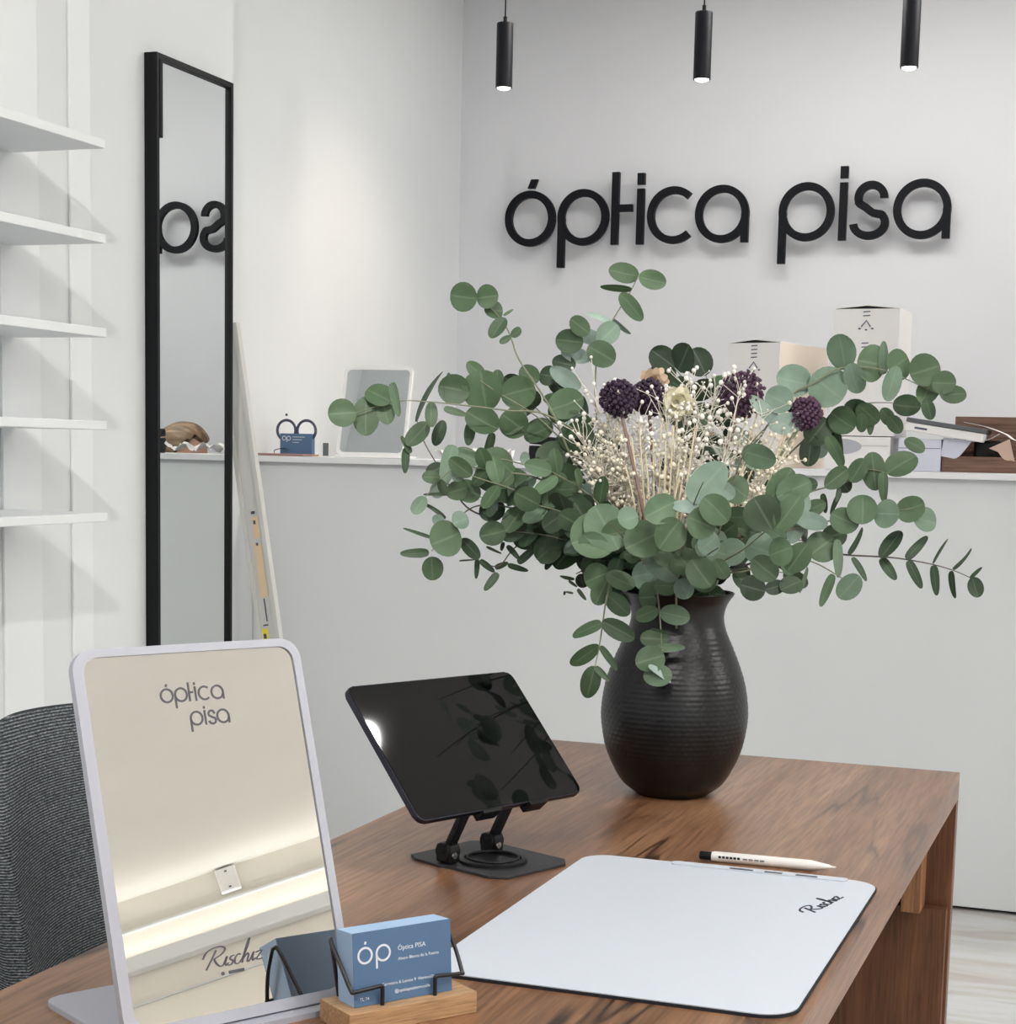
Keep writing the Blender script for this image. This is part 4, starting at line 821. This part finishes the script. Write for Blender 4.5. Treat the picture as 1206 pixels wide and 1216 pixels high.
# ---- dried flax
def flax(label, end, seed, npod, spread, rpod, mt, stemx=800, split=.62, group='dried sprigs in the black vase'):
    rnd = random.Random(seed*17+3)
    e_ = bq(*end); s0 = ORIG+Vector((rnd.uniform(-.02, .02), rnd.uniform(-.02, .02), 0))
    neck = bq(stemx, 700, end[2]*.4)
    line = smoothline([s0, neck, neck.lerp(e_, split), e_], 6)
    t = thing('dried_flax_sprig', label, 'dried flower sprig', ORIG, 0, group)
    st_ = MB(); st_.tube([p-ORIG for p in line], [.0012*(1-.5*i/(len(line)-1)) for i in range(len(line))], 5)
    spr = MB(); pods = MB()
    for i in range(int(npod*1.9)):
        f = rnd.uniform(.40, 1.0); root = neck.lerp(e_, f)
        up = (e_-neck).normalized()
        off = Vector((rnd.gauss(0, 1), rnd.gauss(0, 1), rnd.gauss(0, .8)))*spread*.6+up*spread*rnd.uniform(.3, 1.1)
        q = root+off
        spr.tube([root-ORIG, root.lerp(q, .5)+Vector((rnd.uniform(-1, 1), rnd.uniform(-1, 1), rnd.uniform(-1, 1)))*.003-ORIG, q-ORIG], .0005, 4)
        pods.ball(q-ORIG, rpod*rnd.uniform(.5, .86), 2, (1, 1, 1.1))
    for i in range(int(npod*1.5)):
        root = neck.lerp(e_, rnd.uniform(.45, .98)); q = root+Vector((rnd.gauss(0, 1), rnd.gauss(0, 1), rnd.gauss(.6, .8)))*spread*.6
        spr.tube([root-ORIG, q-ORIG], .0004, 4); pods.ball(q-ORIG, .0013, 1)
    st_.build('stem', M_TWIG, t); nt = len(spr.bm.faces)
    me = bpy.data.meshes.new('tmp'); pods.bm.to_mesh(me); spr.bm.from_mesh(me); pods.bm.free(); bpy.data.meshes.remove(me)
    o = spr.build('seed_spray', M_TWIG, t, True); o.data.materials.append(mt)
    o.data.polygons.foreach_set('material_index', [0 if q < nt else 1 for q in range(len(o.data.polygons))])
    return t
fx = [((705,470,.03),26,.030,.0036,M_POD),((725,500,.05),46,.026,.0034,M_PODB),((705,545,.06),60,.024,.0036,M_PODB),((735,545,.07),60,.022,.0034,M_PODB),((760,500,.06),36,.024,.0036,M_POD),((690,520,.05),26,.030,.0036,M_POD),
      ((790,480,.05),24,.028,.0038,M_POD),((815,455,.03),22,.030,.0040,M_POD),((800,530,.07),30,.024,.0038,M_PODB),((830,490,.04),24,.028,.0042,M_POD),((822,540,.06),24,.024,.0040,M_POD),((850,460,.02),16,.026,.0042,M_POD),
      ((880,455,.05),14,.024,.0042,M_POD),((865,510,.05),22,.024,.0042,M_POD),((905,490,.04),22,.020,.0036,M_PODB),((935,510,.03),30,.020,.0034,M_PODB),((920,550,.05),36,.018,.0034,M_PODB),((890,590,.06),30,.018,.0034,M_PODB),((780,560,.07),26,.020,.0036,M_PODB)]
fl_lab = ['airy ivory flax sprig spraying past the dark purple flower', 'beige flax sprig just below the dark purple flower', 'densest beige flax sprig on the mirror side', 'beige flax sprig along the purple flower stem',
          'ivory flax sprig under the cream flower', 'ivory flax sprig sticking out over the green leaves on the mirror side', 'ivory flax sprig around the cream flower', 'ivory flax sprig standing above the cream flower',
          'beige flax sprig below the cream flower', 'ivory flax sprig between cream and faded purple flowers', 'ivory flax sprig over the pale leaf in the middle', 'ivory flax sprig leaning on the faded purple flower',
          'few ivory pods in front of the faded purple flower', 'ivory flax sprig beneath the faded purple flower', 'beige flax sprig between the two flowers on the cartons side', 'beige flax sprig beside the small purple flower',
          'dense beige flax sprig under the small purple flower', 'low beige flax sprig among the front leaves on the cartons side', 'low beige flax sprig in the very middle']
for k, (e, npd, sp, rp, mt) in enumerate(fx):
    flax(fl_lab[k], e, k, npd, sp, rp, mt, 770 if e[0] < 780 else (800 if e[0] < 860 else 830))
# ---- bare straw bundle
_st = [(738+5.2*i+(i*37 % 11)-5, 500+(i*53 % 70), .065+.02*((i*29 % 10)/10), 762+2.2*i) for i in range(17)]+[(950-7*i+(i*31 % 9), 470+(i*47 % 80), .03, 852-3*i) for i in range(10)]
for k, (x, y, w, x1) in enumerate(_st):
    o = MB().tube([p-ORIG for p in smoothline([ORIG, bq(x1, 690, w*.5), bq(x1+(x-x1)*.5, 600, w), bq(x, y, w)], 6)], .0011, 6).build('straw_stem', M_STRAW)
    o.location = ORIG; tag(o, 'bare straw coloured dried stem standing among the flax', 'dried stem', 'bare straw stems in the bouquet')
# ---- alliums
def allium(label, c, rpx, stem_pts, md, mst, seed, drop=1.0):
    rnd = random.Random(seed); ctr = bq(*c); r = mm(rpx)*(1-c[2]/VD)
    t = thing('dried_allium', label, 'dried flower', ORIG, 0, 'dried alliums in the bouquet')
    MB().tube([p-ORIG for p in smoothline([ORIG]+stem_pts+[ctr+Vector((0, 0, -r*.3))], 6)], .0022, 8).build('stem', mst, t, True)
    hd = MB(); N = 150; hd.ball(ctr-ORIG, r*.62, 3)
    for i in range(N):
        z = 1-2*(i+.5)/N; ph = i*2.39996; rr = math.sqrt(1-z*z)
        d = Vector((rr*math.cos(ph), rr*math.sin(ph), z)); L = r*rnd.uniform(.86, 1.04)
        p = ctr-ORIG+d*L
        hd.tube([ctr-ORIG+d*r*.5, p], [.0006, .0012], 4); hd.ball(p, .0028*rnd.uniform(.8, 1.2), 1)
    hd.build('flower_head', md, t, False)
allium('dark purple globe flower on a bare brown stem, standing clear of the leaves', (735,473,.07), 22, [bq(775,690,.04), bq(762,600,.085)], M_ALLD, M_ALST, 1)
allium('dark purple globe flower half hidden behind ivory pods beside the cream flower', (770,472,.03), 21, [bq(785,690,.02), bq(778,590,.04)], M_ALLD, M_ALST, 2)
allium('large faded purple globe flower below the lower white carton', (880,468,.02), 27, [bq(820,690,.02), bq(850,580,.03)], M_ALL, M_ALST, 3)
allium('small purple globe flower at the edge of the pale leaves near the cartons', (956,491,.03), 19, [bq(830,690,.02), bq(900,580,.03)], M_ALL, M_STEM, 4)
def bloom(name, label, c, rpx, mt, seed):
    rnd = random.Random(seed); ctr = bq(*c)-ORIG; r = mm(rpx)
    t = thing(name, label, 'dried flower', ORIG, 0, 'dried pale blooms in the bouquet')
    MB().tube([p-ORIG for p in smoothline([ORIG, bq(800, 690, .02), bq(803, 580, .04), bq(*c)], 6)], .0016, 6).build('stem', M_STRAW, t, True)
    bm = bmesh.new(); lay = bm.faces.layers.float.new('tint'); bm.verts.layers.float.new('rib')
    for i in range(22):
        a_ = i*2.4; el = .15+1.1*(i/22)
        d = (RIGHT*math.cos(a_)-DOWN*math.sin(a_))*math.cos(el)+TOV*math.sin(el)
        add_leaf(bm, lay, ctr-TOV*.006+d*r*.1, d, TOV, r*rnd.uniform(.85, 1.05), r*.6, .5, rnd)
    me = bpy.data.meshes.new('petals'); bm.to_mesh(me); bm.free(); me.materials.append(mt)
    o = bpy.data.objects.new('petals', me); C.objects.link(o); o.parent = t
bloom('dried_bloom', 'pale cream dried bloom between the purple flower heads', (803,478,.035), 22, M_CREAM, 5)
bloom('dried_bloom', 'peach coloured dried bloom just above the cream one', (775,453,.0), 18, M_PEACH, 6)

# ------------------------------------------------------------------ person seated behind the counter (seen in the tall mirror)
PX, PY = -1.125, 5.36
t = thing('person', 'person with brown hair bent over behind the counter, seen in the tall mirror', 'person', (PX, PY, 0), PI)   # local +x is where the person faces
def skin(name, verts, edges, radii, root, mt, parent, extra=None, sub=2):
    me = bpy.data.meshes.new(name); me.from_pydata([Vector(v) for v in verts], edges, [])
    o = bpy.data.objects.new(name, me); C.objects.link(o)
    o.modifiers.new('skin', 'SKIN')
    for i, r in enumerate(radii):
        me.skin_vertices[0].data[i].radius = (r, r) if not isinstance(r, tuple) else r
        me.skin_vertices[0].data[i].use_root = (i == root)
    md = o.modifiers.new('sub', 'SUBSURF'); md.levels = sub; md.render_levels = sub
    dg = bpy.context.evaluated_depsgraph_get(); me2 = bpy.data.meshes.new_from_object(o.evaluated_get(dg))
    mb = MB(); mb.bm.from_mesh(me2); bpy.data.objects.remove(o); bpy.data.meshes.remove(me2)
    if extra: extra(mb)
    return mb.build(name, mt, parent, True)
HC = Vector((.165, 0, 1.125)); HT = Matrix.Translation(HC) @ Matrix.Rotation(.75, 4, 'Y')
V_ = [(-.05,0,.53), (-.03,0,.68), (.0,0,.84), (.03,0,.95), (.075,0,1.02), (.12,0,1.075)]
E_ = [(0,1),(1,2),(2,3),(3,4),(4,5)]; R_ = [(.15,.12), (.13,.11), (.145,.115), (.12,.09), .055, .055]
for s_ in (-1, 1):
    b0 = len(V_)
    V_ += [(.01, .17*s_, .93), (.06, .22*s_, .72), (.26, .14*s_, .66), (.33, .10*s_, .655)]; R_ += [.055, .044, .034, .024]
    E_ += [(3, b0), (b0, b0+1), (b0+1, b0+2), (b0+2, b0+3)]
    for j in range(4):
        f0 = len(V_); oy = (.10+.018*(1.5-j)*.9)*s_
        V_ += [(.375, oy, .655), (.405-.006*abs(j-1), oy, .648), (.425-.008*abs(j-1), oy, .632)]; R_ += [.0095, .0085, .0075]; E_ += [(b0+3, f0), (f0, f0+1), (f0+1, f0+2)]
    f0 = len(V_); V_ += [(.345, (.10-.032)*s_, .650), (.37, (.10-.045)*s_, .643)]; R_ += [.0105, .009]; E_ += [(b0+3, f0), (f0, f0+1)]
    l0 = len(V_); V_ += [(-.03, .10*s_, .54), (.40, .12*s_, .53), (.34, .12*s_, .10), (.36, .12*s_, .05), (.46, .13*s_, .035)]; R_ += [.09, .062, .042, .045, .034]
    E_ += [(0, l0), (l0, l0+1), (l0+1, l0+2), (l0+2, l0+3), (l0+3, l0+4)]
def head(mb):
    h = bmesh.new(); bmesh.ops.create_uvsphere(h, u_segments=40, v_segments=28, radius=1)
    for v in h.verts:
        x, y, z = v.co; wv = .076*(1-.22*max(0, -z)); xx = .094 if x < 0 else .088
        v.co = Vector((x*xx*(1-.12*max(0, -z)*(x < 0)), y*wv, z*.112))
        if x > .2 and z < -.75: v.co.x += .012
    mb.add(h, HT)
    mb.ball(HT @ Vector((.094, 0, -.012)), .013, 2, (1, .8, 1.3)); mb.ball(HT @ Vector((.100, 0, -.022)), .011, 2)
    for s_ in (-1, 1): mb.ball(HT @ Vector((-.005, .076*s_, -.01)), .026, 2, (.7, .3, 1))
skin('body', V_, E_, R_, 0, M_SKIN, t, head)
for s_ in (-1, 1): MB().ball(HT @ Vector((.079, .030*s_, .008)), .010, 2).build('eye', M_EYE, t, True)
MB().ball(HT @ Vector((.084, 0, -.052)), .016, 2, (.5, 1.3, .35)).build('mouth', M_LIP, t, True)
hm = bmesh.new(); bmesh.ops.create_uvsphere(hm, u_segments=48, v_segments=32, radius=1)
for v in hm.verts:
    x, y, z = v.co; k = 1.0
    if x > .2 and z < .88: k = .7
    rp = 1+.02*math.sin(14*math.atan2(y, z)+3*x)
    v.co = Vector((x*.103*k-.004, y*.088*rp*k, z*.122*rp*k+.004)) if z > -.35 or x < -.1 else Vector((x*.08, y*.066, z*.10))
    if x < -.1 and z < -.3: v.co.z -= .05*min(1, -x)
hb = MB(); hb.add(hm, HT)
hb.build('hair', M_HAIR, t, True)
ti = [0, 1, 2, 3]; SV = [V_[0], V_[1], V_[2], V_[3], (.055, 0, 1.0)]; SR = [(.165, .135), (.145, .125), (.16, .13), (.135, .105), .066]; SE = [(0,1),(1,2),(2,3),(3,4)]
for s_ in (-1, 1):
    b0 = len(SV); SV += [(.01, .17*s_, .93), (.06, .22*s_, .72), (.26, .14*s_, .66), (.30, .118*s_, .657)]; SR += [.068, .056, .045, .036]; SE += [(3, b0), (b0, b0+1), (b0+1, b0+2), (b0+2, b0+3)]
skin('sweater', SV, SE, SR, 0, M_SHIRT, t)
SV = [(-.05, 0, .53), (-.04, 0, .60)]; SR = [(.16, .125), (.15, .12)]; SE = [(0, 1)]
for s_ in (-1, 1):
    b0 = len(SV); SV += [(-.03, .10*s_, .54), (.40, .12*s_, .53), (.34, .12*s_, .12)]; SR += [.10, .072, .054]; SE += [(0, b0), (b0, b0+1), (b0+1, b0+2)]
skin('trousers', SV, SE, SR, 0, M_TROUS, t)
for s_ in (-1, 1): MB().box((.28, .13*s_-.045, 0), (.53, .13*s_+.045, .085), bev=.03, seg=4).build('shoe', M_SHOE, t, True)
t = thing('stool', 'round dark stool under the seated person behind the counter', 'stool', (PX+.0, PY, 0), PI)
MB().lathe([(.01, .395), (.19, .40), (.20, .415), (.19, .43), (.01, .435)], 40, cap=False).build('seat', M_TROUS, t, True)
MB().lathe([(.025, .03), (.025, .395)], 24).build('column', M_CHROME, t, True)
MB().lathe([(.20, 0), (.20, .012), (.03, .03)], 40).build('base', M_BLACK, t, True)

# ------------------------------------------------------------------ ceiling lamps and light
def area(loc, sx, sy, power, col=(1, .97, .93), rot=(0, 0, 0)):
    ld = bpy.data.lights.new('area', 'AREA'); ld.shape = 'RECTANGLE'; ld.size = sx; ld.size_y = sy; ld.energy = power; ld.color = col
    o = bpy.data.objects.new('unseen_panel_light', ld); C.objects.link(o); o.location = loc; o.rotation_euler = rot; return o
def panel(x, y, sx, sy, label, power, col):  # panels out of view, put in to light the room
    z0 = H-.16
    t = thing('unseen_ceiling_light', label, 'ceiling light', (x, y, z0), 0, 'unseen ceiling lights')
    MB().frame(rrect(-sx/2-.02, -sy/2-.02, sx/2+.02, sy/2+.02, .005, 2), rrect(-sx/2, -sy/2, sx/2, sy/2, .005, 2), -.02, .02).build('frame', M_SHELF, t)
    MB().box((-sx/2+.001, -sy/2+.001, -.008), (sx/2-.001, sy/2-.001, .008)).build('diffuser', M_PANEL, t)
    for sx_ in (-1, 1): MB().tube([(sx_*(sx/2+.01), 0, .0205), (sx_*(sx/2+.01), 0, .1595)], .003, 8).build('rod', M_CHROME, t)
    area((x, y, z0-.022), sx, sy, power, col)
    area((x, y, z0+.022), sx, sy, power*.38, col, (PI, 0, 0))  # added upward light that brightens the ceiling
NEU = (1, .985, .955); WRM = (1, .98, .94)
panel(1.1, 1.0, 1.2, .3, 'added oblong ceiling light panel over the visitor side of the desk', 32, NEU)
panel(-.9, -.8, 1.2, .3, 'added oblong ceiling light panel near the front of the shop', 24, NEU)
panel(-.5, 5.1, 2.2, .25, 'added long ceiling light panel behind the counter', 18, NEU)  # added to brighten the back wall
panel(3.0, -1.4, .9, .9, 'unseen large square ceiling light panel over the open floor', 74, WRM)
panel(4.2, 3.2, .9, .9, 'unseen large square ceiling light panel towards the far wall', 74, WRM)
ld = bpy.data.lights.new('area', 'AREA'); ld.shape = 'RECTANGLE'; ld.size = .05; ld.size_y = 7.0; ld.energy = 9; ld.color = WRM
o = bpy.data.objects.new('cornice_cove_light', ld); C.objects.link(o); o.location = (XR-.06, 1.5, 2.706); o.rotation_euler = (PI, math.radians(-12), 0)
t = thing('ceiling_downlight', 'small round ceiling downlight between desk and counter', 'ceiling light', (.70, 3.335, H))
MB().lathe([(.062, -.002), (.062, -.012), (.075, -.010), (.077, -.002)], 40, cap=False).build('trim_ring', M_SHELF, t, True)
MB().lathe([(.001, -.006), (.0615, -.006), (.0615, -.002), (.001, -.002)], 40, cap=False).build('diffuser', M_PANEL, t)
ld = bpy.data.lights.new('area', 'AREA'); ld.shape = 'DISK'; ld.size = .14; ld.energy = 6; ld.color = NEU
o = bpy.data.objects.new('downlight_lamp', ld); C.objects.link(o); o.location = (.70, 3.335, H-.02)
def spot(name, loc, target, power, angle, blend, col, rad=.03):
    ld = bpy.data.lights.new(name, 'SPOT'); ld.energy = power; ld.spot_size = math.radians(angle); ld.spot_blend = blend; ld.color = col; ld.shadow_soft_size = rad
    o = bpy.data.objects.new(name, ld); C.objects.link(o); o.location = loc
    o.rotation_euler = (Vector(target)-Vector(loc)).to_track_quat('-Z', 'Y').to_euler(); return o
spot('shelf_spotlight', (-.05, -.3, 2.96), (-2.2, 3.1, 1.2), 230, 60, .9, (1, .97, .92), .02)
spot('wall_wash_spotlight', (-1.72, 5.2, 2.97), (-2.25, 5.2, .6), 40, 72, .9, (1, .82, .62), .03)
for k, (px, py) in enumerate(((598, 106), (833, 96), (1079, 82))):
    p = atY(px, py, 4.95); spot('pendant_spotlight', (p.x, p.y, p.z-.012), (p.x, p.y, 1), 5, 80, .6, (1, .95, .88), .02)

w = bpy.data.worlds.new('world'); sc.world = w; w.use_nodes = True
w.node_tree.nodes['Background'].inputs['Color'].default_value = (.8, .85, .9, 1); w.node_tree.nodes['Background'].inputs['Strength'].default_value = .3
sc.view_settings.view_transform = 'Standard'; sc.view_settings.look = 'None'; sc.view_settings.gamma = 1.0; sc.view_settings.use_curve_mapping = False
sc.view_settings.exposure = 0.08
sc.cycles.max_bounces = 10; sc.cycles.diffuse_bounces = 5; sc.cycles.glossy_bounces = 4; sc.cycles.caustics_reflective = False; sc.cycles.caustics_refractive = False
sc.cycles.sample_clamp_indirect = 6.0
